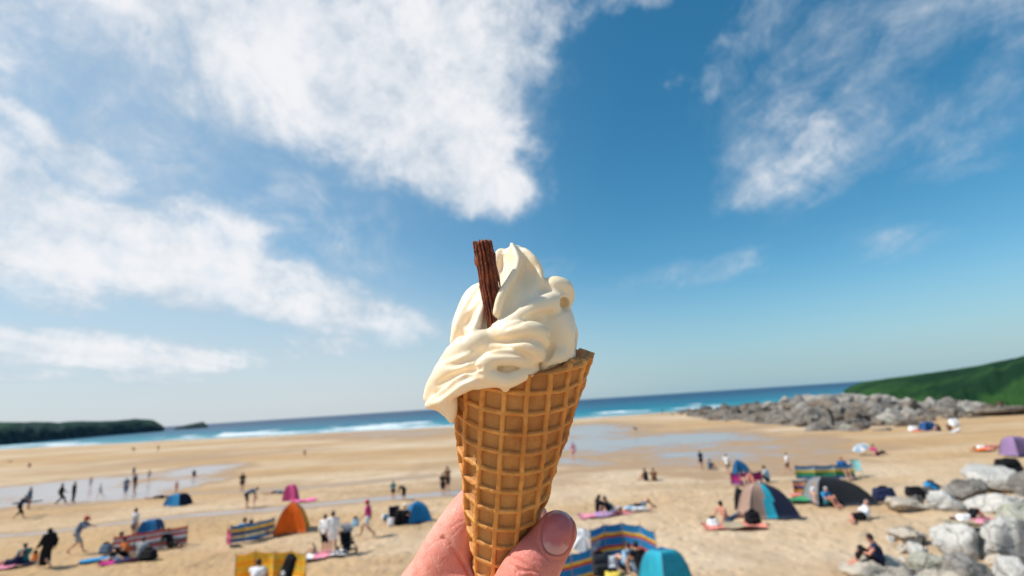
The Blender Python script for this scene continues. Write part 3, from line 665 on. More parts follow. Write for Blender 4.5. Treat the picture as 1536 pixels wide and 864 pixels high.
outer = conept(ph + 0 * rho, rho, disp)
rhi = rim * np.linspace(1, 0.25, NI)[None, :]; 
inner = conept(ph + 0 * rhi, rhi, -1.9 + 0.3 * fbm2(gx[:, :NI] * 0.5, gy[:, :NI] * 0.5, 8, 3))
cv = np.concatenate([outer, inner], 1)
cone_me = mesh_quads('waffle_cone', cv.reshape(-1, 3), grid_quads(NPH, NR + NI, wrap=True))
ra = cone_me.attributes.new('rib', 'FLOAT', 'POINT'); ra.data.foreach_set('value', np.concatenate([rib, np.zeros_like(rhi)], 1).ravel().astype(np.float32))
ra = cone_me.attributes.new('cell', 'FLOAT', 'POINT'); ra.data.foreach_set('value', np.concatenate([cid, 0 * rhi + .5], 1).ravel().astype(np.float32))
ra = cone_me.attributes.new('along', 'FLOAT', 'POINT'); ra.data.foreach_set('value', np.concatenate([rho, rhi], 1).ravel().astype(np.float32) / 140.0)
def cone_material():
    m = bpy.data.materials.new('waffle'); m.use_nodes = True; t = NT(m.node_tree); bs = t.n['Principled BSDF']
    co = t.add('ShaderNodeTexCoord').outputs['Object']
    r = t.add('ShaderNodeAttribute', attribute_name='rib').outputs['Fac']; al = t.add('ShaderNodeAttribute', attribute_name='along').outputs['Fac']
    n1 = t.noise(co, 120.0, 6.0, 0.65); n2 = t.noise(co, 900.0, 5.0, 0.7); n3 = t.noise(co, 45.0, 4.0, 0.6)
    cell = t.mix(t.smooth(n1, 0.35, 0.68), (0.46, 0.19, 0.052), (0.62, 0.30, 0.095))
    ribc = t.mix(t.smooth(n1, 0.35, 0.68), (0.60, 0.245, 0.052), (0.79, 0.39, 0.105))
    cv_ = t.add('ShaderNodeAttribute', attribute_name='cell').outputs['Fac']
    cell = t.mix(t.smooth(cv_, 0.2, 1.0, 0.0, 0.45), cell, (0.33, 0.125, 0.035))
    n4 = t.noise(co, 22.0, 3.0, 0.5); ribc = t.mix(t.smooth(n4, 0.42, 0.62, 0.0, 0.75), ribc, (0.47, 0.17, 0.038)); cell = t.mix(t.smooth(n4, 0.55, 0.38, 0.0, 0.6), cell, (0.58, 0.285, 0.09))
    c = t.mix(t.smooth(r, 0.25, 0.9), cell, ribc)
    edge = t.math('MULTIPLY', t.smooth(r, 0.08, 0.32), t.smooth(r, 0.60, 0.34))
    c = t.mix(t.math('MULTIPLY', edge, 0.55), c, (0.33, 0.125, 0.030))  # shade in the recess along each rib, put into the colour
    c = t.mix(t.smooth(n2, 0.55, 0.8, 0.0, 0.45), c, (0.25, 0.095, 0.028))
    c = t.mix(t.smooth(n3, 0.5, 0.75, 0.0, 0.35), c, (0.62, 0.28, 0.075))
    t.l.new(c, bs.inputs['Base Color']); bs.inputs['Roughness'].default_value = 0.55; bs.inputs['Specular IOR Level'].default_value = 0.35
    bs.inputs['Subsurface Weight'].default_value = 0.25; bs.inputs['Subsurface Radius'].default_value = (1.0, 0.45, 0.15); bs.inputs['Subsurface Scale'].default_value = 0.0016
    b = t.add('ShaderNodeBump', {'Height': t.math('ADD', n2, t.math('MULTIPLY', n1, 0.8)), 'Distance': 0.0007, 'Strength': 0.6}); t.l.new(b.outputs[0], bs.inputs['Normal'])
    return m
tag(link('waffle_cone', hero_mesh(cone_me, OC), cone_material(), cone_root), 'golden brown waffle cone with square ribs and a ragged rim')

# soft ice cream
def L(*pts): return [LP(*p) for p in pts]
lo = np.min(L((615, 650, 0), (615, 650, 34)), 0); hi = np.max(L((890, 345, 0), (890, 345, -34)), 0)
ic = Sdf((-48, -64, -32), (36, 24, 38), 0.52)
ic.ell(LP(776, 515, 0), (24.5, 24, 23))
ic.ell(LP(786, 563, 0), (27.5, 14, 26.5), 4)
ic.chain(L((776, 392, -5), (778, 425, -4), (775, 465, -2), (774, 495, 0)), [3.5, 9.5, 17.5, 22], 3)
# swirl: ridges standing out from the core
axis_pts = L((774, 385, -6), (775, 400, -5), (775, 420, -4), (774, 440, -3), (773, 462, 0))
def fin(pts, r, k=2.5, inner=None, ri=4.0, kk=None):
    q = L(*pts); inn = inner or [axis_pts[min(int(i * (len(axis_pts) - 1) / (len(q) - 1) + 0.5), len(axis_pts) - 1)] for i in range(len(q))]
    ic.sheet([q, inn], [r, [ri] * len(q)], k)
fin([(768, 366.5, 1), (775, 382, 5), (777, 394, 9), (770, 414, 14), (758, 433, 18), (750, 450, 20), (745, 470, 21)], [0.9, 1.3, 1.5, 1.6, 1.7, 1.9, 2.0])
fin([(780, 377, -3), (787, 376, 0), (799, 387, 3), (808.5, 404, 5), (809.5, 418, 8), (806, 434, 12), (800, 450, 15)], [1.2, 1.5, 1.7, 1.8, 1.9, 2.0, 2.2])
fin([(758, 380, -6), (751, 377, -7), (746, 384, -5), (744, 400, -2), (741, 420, 1), (735, 440, 4)], [1.3, 1.5, 1.6, 1.6, 1.7, 1.8])
core2 = L((752, 440, -4), (745, 455, 0), (738, 470, 3), (730, 490, 4), (724, 512, 4))
fin([(722, 428, -4), (708, 446, 0), (695, 468, 4), (687, 488, 7), (683, 512, 8)], [1.4, 1.5, 1.6, 1.8, 2.0], 2.0, core2, 4.0)
fin([(735, 434, 6), (726, 456, 14), (719, 476, 19), (712, 496, 21), (704, 512, 20)], [1.2, 1.4, 1.5, 1.7, 2.0], 1.8, core2, 3.5)
fin([(726, 425, -18), (705, 440, -20), (690, 470, -18), (684, 505, -14)], [1.5, 2, 2.2, 2.5], 3.0, L((752, 440, -8), (745, 460, -8), (735, 480, -6), (728, 505, -4)), 6.0)
# back of the swirl, seen from the side only
fin([(780, 380, -10), (790, 395, -16), (800, 420, -20), (808, 450, -22)], [1.3, 1.6, 2, 2.4]); fin([(765, 380, -10), (760, 400, -16), (752, 430, -20), (745, 460, -22)], [1.3, 1.6, 2, 2.4])
# the curl at the side and the bulges under it
ic.chain(L((815, 436, 4), (832, 430, 6), (845, 433, 6), (848, 447, 6), (836, 457, 10)), [4.2, 4.8, 4.4, 3.9, 4.2], 2.2)
ic.ell(LP(832, 443, 4), (6.0, 6.0, 6.5), 2.0)
ic.chain(L((832, 452, 10), (808, 461, 17), (788, 472, 20), (768, 486, 22), (748, 495, 22)), [4.6, 4.6, 4.2, 3.8, 3.2], 2.5)
ic.ell(LP(833, 497, 4), (8.6, 14.5, 15), 2.4)
ic.chain(L((851, 478, -6), (859, 500, -8), (856, 525, -6), (848, 540, -2)), [2.6, 2.4, 2.2, 2.2], 1.6)
ic.ell(LP(824, 533, 10), (11, 8, 14), 2.6)
ic.chain(L((842, 470, 14), (848, 500, 16), (842, 530, 17), (820, 545, 22)), [2.2, 3.0, 3.2, 3.0], 3.0)
# folds across the front
ic.chain(L((738, 505, 20), (765, 498, 25), (790, 495, 26.5), (809, 502, 25.5), (813, 513, 25), (802, 520, 25.5)), [3.4, 4.0, 4.2, 4.0, 3.2, 2.6], 0.9)
ic.chain(L((728, 521, 23), (756, 521, 25), (782, 519, 28), (801, 526, 28), (804, 537, 27.5), (790, 543, 27)), [3.6, 3.0, 3.7, 3.9, 3.4, 2.6], 0.7)
ic.chain(L((792, 546, 27), (768, 537, 30), (745, 538, 30.5), (730, 546, 30.5), (729.5, 558, 30.5), (742, 566, 31), (758, 571, 31), (778, 564, 30), (802, 553, 26)), [2.8, 3.4, 3.7, 3.7, 3.6, 3.4, 3.2, 3.0, 2.2], 0.6)
ic.chain(L((755, 570, 31), (758, 582.5, 30)), [3.0, 1.7], 1.2)
ic.chain(L((742, 572, 30), (728, 573, 29), (716, 577, 28)), [2.6, 2.4, 2.0], 1.0)
# the flop over the rim
ic.chain(L((742, 509, 20), (716, 515, 20.5), (694, 529, 18), (675, 546, 12)), [4.4, 5.4, 5.8, 4.8], 1.0)
ic.chain(L((728, 532, 22), (704, 541, 22.5), (677, 556, 16), (657, 577, 9), (646, 596, 7)), [3.6, 4.8, 5.6, 5.0, 3.4], 0.6)
ic.chain(L((722, 549, 24), (700, 557, 22), (672, 574, 14), (651, 594, 8)), [4.0, 4.4, 4.8, 3.6], 0.6)
ic.chain(L((690, 540, 2), (668, 565, 0), (652, 592, 2)), [8, 6, 3.5], 3.0)
ic.chain(L((744, 567, 28.5), (708, 571, 28), (684, 582, 25.5), (660, 600, 18), (644, 607, 12)), [2.2, 3.3, 3.5, 3.0, 2.0], 0.5)
ic.chain(L((672, 598, 20), (676, 615, 19), (677.5, 631, 18)), [4.2, 3.0, 1.5], 1.4)
ic.chain(L((655, 602, 13), (665, 612, 15), (674, 622, 17)), [2.6, 2.6, 2.0], 1.6)
ic.ell(LP(757, 553, 25), (9.5, 5.5, 4.5), 1.0)
# hollows and pits
ic.chain(L((851, 456, 16), (847, 455, 11), (844, 454, 8)), [2.7, 2.4, 1.8], 0.8, sub=True)
ic.chain(L((814.5, 421, 11), (813, 436, 13)), [0.9, 1.3], 0.7, sub=True)
ic.chain(L((749, 552, 34), (751, 552, 29.5)), [0.8, 0.6], 0.9, sub=True)
for ys in (531, 549):
    ic.chain(L((665, ys + 30, 24), (690, ys + 12, 27), (716, ys + 8, 29)), [0.5, 0.7, 0.5], 1.4, sub=True)
def noise3(shape, cell, seed):
    r_ = np.random.default_rng(seed); n_ = [int(s_ / cell) + 4 for s_ in shape]; g = r_.uniform(-1, 1, n_).astype(np.float32)
    for ax_ in range(3):
        x = np.arange(shape[ax_]) / cell + 1; i_ = np.floor(x).astype(int); t_ = (x - i_); sh = [1, 1, 1]; sh[ax_] = -1
        w_ = [((1 - t_) ** 3 / 6), ((3 * t_ ** 3 - 6 * t_ ** 2 + 4) / 6), ((-3 * t_ ** 3 + 3 * t_ ** 2 + 3 * t_ + 1) / 6), (t_ ** 3 / 6)]
        g = sum(np.take(g, np.clip(i_ + k_ - 1, 0, g.shape[ax_] - 1), axis=ax_) * w_[k_].reshape(sh).astype(np.float32) for k_ in range(4))
    return g
ic.f += 0.9 * noise3(ic.f.shape, 13.0, 1) + 0.38 * noise3(ic.f.shape, 6.0, 2) + 0.13 * noise3(ic.f.shape, 3.0, 3)
F1 = ic.f.copy()
def drape_on(S_, Fd, x, y, start=42.0):
    w = start
    while w > -25:
        q = (LP(x, y, w) - S_.lo) / S_.h; i0 = np.floor(q).astype(int); fr = q - i0
        if np.all(i0 >= 0) and np.all(i0 < S_.n - 1):
            c = Fd[i0[0]:i0[0] + 2, i0[1]:i0[1] + 2, i0[2]:i0[2] + 2]; c = c[0] * (1 - fr[0]) + c[1] * fr[0]; c = c[0] * (1 - fr[1]) + c[1] * fr[1]; v = c[0] * (1 - fr[2]) + c[1] * fr[2]
            if v < 0: return w
            w -= max(0.05, min(float(v) * 0.6, 2.0))
        else: w -= 1.0
    return None
# creases where one fold lies against the next
for pts, r_, up in (([(734, 514), (750, 512), (770, 511), (790, 509), (804, 515)], 1.0, .1), ([(722, 533), (740, 529), (765, 529), (785, 531), (797, 536)], 1.05, .1), ([(668, 548), (684, 547), (700, 541), (716, 531), (730, 520)], 1.1, .2),
                    ([(656, 577), (672, 568), (690, 560), (708, 555), (722, 552)], 1.0, .2), ([(648, 600), (664, 590), (684, 574), (704, 565), (722, 562)], 1.2, .1), ([(824, 503), (828, 518), (820, 536), (806, 548)], 1.3, .2),
                    ([(812, 470), (826, 472), (842, 466), (852, 462)], 1.2, .3), ([(757, 492), (776, 484), (796, 476), (812, 470)], 1.0, .3), ([(727, 440), (712, 460), (700, 484), (694, 508)], 1.7, .5), ([(738, 450), (732, 470), (728, 490)], 1.4, .4), ([(808, 412), (806, 430), (798, 446), (784, 458)], 1.0, .4), ([(754, 385), (752, 405), (749, 425)], 1.3, .4)):
    dl = [(x, y, drape_on(ic, F1, x, y)) for x, y in pts]; dl = [LP(x, y, w + up) for x, y, w in dl if w is not None]
    if len(dl) > 2: ic.chain(dl, [r_ * .45] + [r_] * (len(dl) - 2) + [r_ * .45], 1.3, sub=True)
# below the rim the ice cream stays inside the wafer, except where it flops over
_g = np.stack(np.meshgrid(*ic.ax, indexing='ij'), -1) - APEX.astype(np.float32)
_t = _g @ _ax.astype(np.float32); _x = _g @ _er.astype(np.float32); _z = _g[..., 2]; _r = np.sqrt(_x * _x + _z * _z); _p = np.degrees(np.arctan2(_x, _z))
_inn = _t * math.tan(ALPHA) - 3.2
_rimt = (139.0 + 9.5 * np.sin(np.radians(_p))) * math.cos(ALPHA)
_m = ((_p > 25) | (_p < -150)) & (_t < _rimt + 1.0)
ic.f = np.where(_m, np.maximum(ic.f, (_r - _inn) * 0.9), ic.f).astype(np.float32)
ic_me = ic.mesh('soft_ice_cream', relax=2)
def cream_material():
    m = bpy.data.materials.new('soft_ice_cream'); m.use_nodes = True; t = NT(m.node_tree); bs = t.n['Principled BSDF']
    co = t.add('ShaderNodeTexCoord').outputs['Object']
    n1 = t.noise(co, 60.0, 4.0, 0.5); n2 = t.noise(co, 700.0, 4.0, 0.6); n3 = t.noise(co, 170.0, 4.0, 0.55)
    t.l.new(t.mix(t.smooth(n1, 0.3, 0.7), (0.90, 0.73, 0.50), (0.93, 0.79, 0.595)), bs.inputs['Base Color'])
    t.l.new(t.smooth(n3, 0.3, 0.7, 0.30, 0.46), bs.inputs['Roughness']); bs.inputs['Specular IOR Level'].default_value = 0.45
    bs.inputs['Subsurface Weight'].default_value = 0.30; bs.inputs['Subsurface Radius'].default_value = (1.0, 0.66, 0.26); bs.inputs['Subsurface Scale'].default_value = 0.0020
    pk = t.add('ShaderNodeTexVoronoi', {'Vector': co, 'Scale': 330.0}, feature='F1').outputs[0]
    b = t.add('ShaderNodeBump', {'Height': t.math('ADD', t.math('MULTIPLY', n3, 0.5), t.math('ADD', t.math('MULTIPLY', n2, 0.25), t.smooth(pk, 0.0, 0.10, 0.0, 0.25))), 'Distance': 0.0008, 'Strength': 0.35}); t.l.new(b.outputs[0], bs.inputs['Normal'])
    return m
tag(link('soft_ice_cream', hero_mesh(ic_me, OC), cream_material(), cone_root), 'creamy vanilla soft ice cream swirled to a point and flopping over the rim')

# chocolate flake: crinkled folds pressed into a stick
f0, f1_ = LP(746, 510, 20.5), LP(726.5, 364, 13)
fa = f1_ - f0; FL = np.linalg.norm(fa); fa /= FL; fe = np.cross(fa, (0, 0, 1.0)); fe /= np.linalg.norm(fe); fg = np.cross(fe, fa)
NT_, NZ = 260, 300
th = np.linspace(0, 2 * math.pi, NT_, endpoint=False)[:, None]; zz = np.linspace(0, 1, NZ)[None, :]
thw = th + 0.55 * fbm2(np.cos(th) * 0.8 + zz * 3.2, np.sin(th) * 0.8, 31, 3) + 0.25 * zz
rg = 1 - np.abs(np.sin(thw * 6.5 + 0.8 * np.sin(thw * 2 + 1)))        # deep rounded folds
rg2 = 1 - np.abs(np.sin(thw * 15.0 + 2.0 * fbm2(np.cos(th) + zz * 2, np.sin(th), 33, 3)))
rad = 3.75 - 1.55 * rg ** 2.0 - 0.35 * rg2 ** 3 + 0.9 * fbm2(np.cos(th) * 1.2 + zz * 5, np.sin(th) * 1.2 + zz, 35, 4) + 0.35 * fbm2(th * 9, zz * 60, 37, 3)
step = fbm2(np.cos(th) * 1.5 + 4, np.sin(th) * 1.5 + np.floor(zz * 5 + 0.8 * np.sin(th * 2)) * 3.7, 39, 2)
rad = rad * (1 + 0.16 * step) * (0.90 + 0.16 * zz)
top = FL + 1.7 * fbm2(np.cos(th) * 1.6, np.sin(th) * 1.6, 41, 3) * 2
zpos = zz * top
fx_ = 0.35 * np.sin(zz * 7.0) - 1.1 * np.clip(zz - 0.72, 0, 1) * 3.0; 
fv = f0 + zpos[..., None] * fa + (rad * np.cos(th) * 1.04 + fx_)[..., None] * fe + (rad * np.sin(th) * 0.92)[..., None] * fg
caps = []
for j, s_ in enumerate((0.86, 0.68, 0.50, 0.32, 0.14, 0.02)):
    rr2 = rad[:, -1] * s_; t1 = th[:, 0]
    hz = top[:, 0] * (0.4 + 0.6 * s_) + FL * (0.6 - 0.6 * s_) + 3.0 * fbm2(rr2 * np.cos(t1) * 1.1, rr2 * np.sin(t1) * 1.1, 43, 3) + 0.3
    caps.append(f0 + hz[:, None] * fa + (rr2 * np.cos(t1) * 1.04 + fx_[0, -1])[:, None] * fe + (rr2 * np.sin(t1) * 0.92)[:, None] * fg)
fv = np.concatenate([fv, np.stack(caps, 1)], 1)
fl_me = mesh_quads('chocolate_flake', fv.reshape(-1, 3), grid_quads(NT_, NZ + 6, wrap=True))
ra = fl_me.attributes.new('crumb', 'FLOAT', 'POINT'); cr = np.zeros((NT_, NZ + 6), np.float32); cr[:, NZ - 3:] = 1; ra.data.foreach_set('value', cr.ravel())
def choc_material():
    m = bpy.data.materials.new('flaked_chocolate'); m.use_nodes = True; t = NT(m.node_tree); bs = t.n['Principled BSDF']
    co = t.add('ShaderNodeTexCoord').outputs['Object']; n1 = t.noise(co, 260.0, 6.0, 0.7); n2 = t.noise(co, 1100.0, 4.0, 0.7)
    c = t.mix(t.smooth(n1, 0.35, 0.68), (0.11, 0.024, 0.010), (0.29, 0.075, 0.028)); c = t.mix(t.smooth(n2, 0.60, 0.80, 0.0, 0.7), c, (0.25, 0.105, 0.055))
    cr_ = t.add('ShaderNodeAttribute', attribute_name='crumb').outputs['Fac']; c = t.mix(t.math('MULTIPLY', cr_, t.smooth(n1, 0.35, 0.6)), c, (0.36, 0.17, 0.09))
    t.l.new(c, bs.inputs['Base Color']); bs.inputs['Roughness'].default_value = 0.5; bs.inputs['Specular IOR Level'].default_value = 0.3
    b = t.add('ShaderNodeBump', {'Height': t.math('ADD', n1, t.math('MULTIPLY', n2, 0.5)), 'Distance': 0.0006, 'Strength': 0.8}); t.l.new(b.outputs[0], bs.inputs['Normal'])
    return m
CHOC = choc_material()
flake = tag(link('chocolate_flake', hero_mesh(fl_me, OC), CHOC, cone_root), 'crumbly ridged chocolate flake stuck in the ice cream')
def sliver(a, b, wdt, dep):
    a, b = LP(*a), LP(*b); d_ = b - a; ln = np.linalg.norm(d_); d_ /= ln; sd = np.cross(d_, (0, 0, 1.0)); rows = []
    for i in range(24):
        t_ = i / 23; k_ = 0.35 + 0.65 * math.sin(math.pi * min(1, t_ * 1.2 + 0.1)); c_ = a + d_ * ln * t_ + sd * 0.5 * math.sin(t_ * 6)
        rows.append([c_ + sd * math.cos(q) * wdt * k_ * (1 + 0.25 * math.sin(q * 3 + t_ * 5)) + np.array((0, 0, 1.0)) * math.sin(q) * dep * k_ for q in np.linspace(0, 2 * math.pi, 14, endpoint=False)])
    me = mesh_quads('flake_sliver', np.array(rows).transpose(1, 0, 2).reshape(-1, 3), grid_quads(14, 24, wrap=True))
    link('flake_sliver', hero_mesh(me, OC), CHOC, flake)
sliver((741.5, 379, 13), (749.5, 440, 16), 0.9, 2.0); sliver((714, 382, 14), (728, 420, 16), 1.1, 1.8); sliver((733, 460, 19), (748, 486, 19), 1.0, 1.4)

# the hand: a left hand, fingers curled behind the cone, thumb across its front
hd = Sdf((-125, -330, -60), (40, -78, 95), 0.95)
def RP(px, w): return PXMM(px, w)
tipw, ipw = 12.5, 18.0
TH = L((836, 797, tipw), (818, 824, 14), (790, 866, ipw), (748, 935, 17), (700, 1005, 12), (645, 1075, 2), (600, 1150, -6))
hd.chain(TH, [RP(29.5, tipw), RP(34, 14), RP(41.5, ipw), RP(41, 17), RP(48, 12), RP(66, 2), RP(80, -6)], 3.5)
# palm and the root of the first finger
MCPI, MCPM, MCPR, MCPP = LP(647, 897, -10), LP(628, 985, -24), LP(618, 1065, -30), LP(616, 1140, -30)
WR = LP(520, 1300, 20)
hd.chain([MCPI, LP(666, 842, -8), LP(701, 776, -13), LP(728, 748, -22), LP(765, 748, -27), LP(798, 778, -23), LP(804, 812, -11)], [14.5, 12.6, 10.2, 9.2, 8.6, 8.0, 7.2], 5)
hd.chain([MCPI, LP(690, 870, -2), LP(700, 900, 4), LP(690, 960, 6)], [11, 7.0, 6.5, 9], 6)
for mc, off in ((MCPM, 85), (MCPR, 155), (MCPP, 220)):
    hd.chain([mc, LP(700, 835 + off, -28), LP(755, 815 + off, -30), LP(785, 835 + off, -16), LP(770, 860 + off, -3), LP(745, 872 + off, 2)], [12.5, 9.5, 9, 8.2, 7.6, 6.8], 4)
hd.sheet([[MCPI, MCPM, MCPR, MCPP], [WR + (8, 6, 8), WR + (0, 0, 2), WR + (-4, -4, -6), WR + (-6, -6, -10)]], [[13, 13, 12.5, 11.5], [18, 18, 17, 16]], 5)
hd.tri(TH[5], WR, MCPI, 16, 18, 13, 8); hd.tri(TH[5], MCPM, MCPI, 12, 12, 13, 8)
hd.cap(LP(640, 1000, 0), LP(690, 905, 2), 15, 9, 8)
hd.chain([WR, LP(470, 1480, 45), LP(430, 1640, 70)], [23, 25, 29], 10)
# nail bed, cuticle groove and thumb creases, draped on the skin
F0 = hd.f.copy()
def drape(x, y, start=42.0):
    w = start
    while w > -20:
        q = (LP(x, y, w) - hd.lo) / hd.h; i0 = np.floor(q).astype(int); fr = q - i0
        if np.all(i0 >= 0) and np.all(i0 < hd.n - 1):
            c = F0[i0[0]:i0[0] + 2, i0[1]:i0[1] + 2, i0[2]:i0[2] + 2]; c = c[0] * (1 - fr[0]) + c[1] * fr[0]; c = c[0] * (1 - fr[1]) + c[1] * fr[1]; v = c[0] * (1 - fr[2]) + c[1] * fr[2]
            if v < 0: return w
            w -= max(0.05, min(v * 0.6, 2.0))
        else: w -= 1.0
    return None
NCX, NCY, NHW, NHL, NROT = 836.0, 799.0, 22.5, 33.0, math.radians(6.0)
NC = LP(NCX, NCY, drape(NCX, NCY))
def nail_px(a, b):
    hw_ = NHW * (1 - 0.10 * max(0, -b) ** 2); dx, dy = a * hw_, -b * NHL
    return NCX + dx * math.cos(NROT) - dy * math.sin(NROT) * 1.0, NCY + dx * math.sin(NROT) + dy * math.cos(NROT)
def nail_pt(a, b, lift):
    x, y = nail_px(a, b); w = drape(x, y)
    if w is None: x, y = nail_px(a * .93, b * .97); w = drape(x, y)
    # the plate is flatter along its length than the pad of the thumb
    return LP(x, y, (w if w is not None else 10.0) + lift)
loop = []
for i in range(49):
    q = math.pi * 2 * i / 48; ca, sa = math.cos(q), math.sin(q); p_ = 2.0 / 2.5
    loop.append((math.copysign(abs(ca) ** p_, ca), math.copysign(abs(sa) ** p_, sa)))
def dp(x, y, off=0.0):
    w = drape(x, y); return LP(x, y, (w if w is not None else 8.0) + off)
LINES = []       # polyline on the skin, depth mm, half width mm
for dx, dy, ln, de in ((0, 0, 24, .5), (7, 10, 27, .55), (-8, -8, 20, .35), (13, 19, 24, .42), (-15, -15, 15, .22), (-2, 14, 14, .32), (20, 26, 20, .35)):
    LINES.append(([dp(788 + dx + ln * t_ + 4 * math.sin(dx + t_ * 3), 848 + dy + ln * 0.5 * t_ + 3 * math.sin(t_ * 4 + dy)) for t_ in np.linspace(-1, 1, 9)], de, .55))
lr = np.random.default_rng(12)
for q in range(46):      # fine lines crossing the web between finger and thumb
    x0, y0 = lr.uniform(622, 688), lr.uniform(775, 862); an = lr.choice([-.55, -.75, .9, 1.05]) + lr.normal() * .12; ln = lr.uniform(8, 26)
    LINES.append(([dp(x0 + math.cos(an) * ln * t_, y0 + math.sin(an) * ln * t_ + 1.2 * math.sin(t_ * 6 + q)) for t_ in np.linspace(-.5, .5, 5)], lr.uniform(.05, .15), .34))
for q in range(34):      # and over the thumb
    x0, y0 = lr.uniform(770, 830), lr.uniform(815, 868); an = lr.choice([.5, .65, -.9, -1.05]) + lr.normal() * .15; ln = lr.uniform(7, 20)
    LINES.append(([dp(x0 + math.cos(an) * ln * t_, y0 + math.sin(an) * ln * t_) for t_ in np.linspace(-.5, .5, 5)], lr.uniform(.05, .14), .34))
LINES.append(([dp(x, y) for x, y in ((664, 806), (676, 818), (688, 834), (699, 850), (708, 870))], 1.3, .9))
nail_loop = [nail_pt(a1 * 1.03, b1 * 1.02, 0.0) for a1, b1 in loop]
LINES.append((nail_loop, .65, .5)); LINES.append(([nail_pt(a1 * 1.13, b1 * 1.08, 0.0) for a1, b1 in loop if b1 < .55], -.50, .9))
for q in (1.22, 1.32): LINES.append(([nail_pt(a1 * q, b1 * q * .97, 0.0) for a1, b1 in loop if b1 < -.35], .28, .4))
hd_me = hd.mesh('hand', relax=1)
bm = bmesh.new(); bm.from_mesh(hd_me)
ed = [e_ for e_ in bm.edges if min(e_.verts[0].co.y, e_.verts[1].co.y) > -140 and max(e_.verts[0].co.z, e_.verts[1].co.z) > -18]
bmesh.ops.subdivide_edges(bm, edges=ed, cuts=1, use_grid_fill=True, smooth=0.0); bm.normal_update()
ve = [v_ for v_ in bm.verts if v_.co.y > -142 and v_.co.z > -18]
VC = np.array([v_.co for v_ in ve], np.float32); VN = np.array([v_.normal for v_ in ve], np.float32); off = np.zeros(len(ve), np.float32)
for pts, de, sg in LINES:
    pts = np.asarray(pts, np.float32)
    if np.abs(np.diff(pts[:, 2])).max() > 4.0: continue        # ran off the edge of the hand
    lo_, hi_ = pts.min(0) - 3 * sg, pts.max(0) + 3 * sg; m_ = np.all((VC > lo_) & (VC < hi_), 1)
    if not m_.any(): continue
    q = VC[m_]; dm = np.full(len(q), 1e3, np.float32)
    for a_, b_ in zip(pts[:-1], pts[1:]):
        ab = b_ - a_; t_ = np.clip((q - a_) @ ab / (ab @ ab + 1e-9), 0, 1); dm = np.minimum(dm, np.linalg.norm(q - a_ - t_[:, None] * ab, axis=1))
    off[m_] -= de * np.exp(-(dm / sg) ** 2)
for v_, c_, n_, o_ in zip(ve, VC, VN, np.clip(off, -1.6, .6)): v_.co = c_ + n_ * o_
bm.to_mesh(hd_me); bm.free()
OH = to_world(WR)
def skin_material(name='skin_close', c1=(0.72, 0.235, 0.175), c2=(0.82, 0.35, 0.27), red=(0.70, 0.14, 0.11)):
    m = bpy.data.materials.new(name); m.use_nodes = True; t = NT(m.node_tree); bs = t.n['Principled BSDF']
    co = t.add('ShaderNodeTexCoord').outputs['Object']; n1 = t.noise(co, 55.0, 4.0, 0.55); n2 = t.noise(co, 130.0, 5.0, 0.6)
    c = t.mix(t.smooth(n1, 0.35, 0.65), c1, c2); c = t.mix(t.smooth(n2, 0.42, 0.80, 0.0, 0.40), c, red)
    tip = t.add('ShaderNodeVectorMath', {0: co, 1: tuple(to_world(NC) - OH)}, operation='DISTANCE').outputs['Value']
    c = t.mix(t.smooth(tip, 0.024, 0.006, 0.0, 0.75), c, (0.52, 0.13, 0.11))      # flushed fingertip
    t.l.new(c, bs.inputs['Base Color']); bs.inputs['Roughness'].default_value = 0.50; bs.inputs['Specular IOR Level'].default_value = 0.38
    bs.inputs['Subsurface Weight'].default_value = 0.35; bs.inputs['Subsurface Radius'].default_value = (1.0, 0.30, 0.16); bs.inputs['Subsurface Scale'].default_value = 0.0035
    str_ = t.add('ShaderNodeMapping', {0: co, 2: (0.4, 0.6, 0.5), 3: (1.0, 0.42, 0.42)}).outputs[0]
    wc = t.add('ShaderNodeTexVoronoi', {'Vector': str_, 'Scale': 1100.0}, feature='DISTANCE_TO_EDGE').outputs[0]
    wl = t.add('ShaderNodeTexWave', {'Vector': str_, 'Scale': 210.0, 'Distortion': 5.0, 'Detail': 3.0, 'Detail Scale': 1.5}).outputs[1]
    hg = t.math('ADD', t.math('MULTIPLY', t.smooth(wc, 0.0, 0.12), 0.5), t.math('ADD', t.math('MULTIPLY', wl, 0.22), t.math('MULTIPLY', t.noise(co, 420.0, 4.0), 0.45)))
    b = t.add('ShaderNodeBump', {'Height': hg, 'Distance': 0.00055, 'Strength': 0.42}); t.l.new(b.outputs[0], bs.inputs['Normal'])
    return m
hand = link('hand', hero_mesh(hd_me, OH), skin_material()); hand.location = Vector(OH)
tag(hand, 'bare hand gripping the waffle cone, thumb across the front', 'hand')
# thumbnail
nv, nq, NA, NB = [], [], 21, 27
for sgn in (0, 1):
    for i in range(NA):
        for j in range(NB):
            uu, vv = -1 + 2 * i / (NA - 1), -1 + 2 * j / (NB - 1)
            e = 2.5; k_ = max(abs(uu), abs(vv)); n_ = (abs(uu) ** e + abs(vv) ** e) ** (1 / e); s_ = k_ / n_ if n_ > 1e-6 else 0
            a_, b_ = uu * s_, vv * s_; ed = max(0.0, 1 - (abs(a_) ** e + abs(b_) ** e) ** (1 / e))
            nv.append(nail_pt(a_, b_, (0.0 + 0.50 * min(1, ed * 5) + 0.25 * (1 - a_ * a_)) if sgn else -0.9))
g_ = grid_quads(NA, NB)
nail_me = mesh_quads('thumbnail', np.array(nv), np.concatenate([g_ + NA * NB, g_[:, ::-1]]))
ra = nail_me.attributes.new('along', 'FLOAT', 'POINT'); ra.data.foreach_set('value', np.tile(np.tile(np.linspace(-1, 1, NB), NA), 2).astype(np.float32))
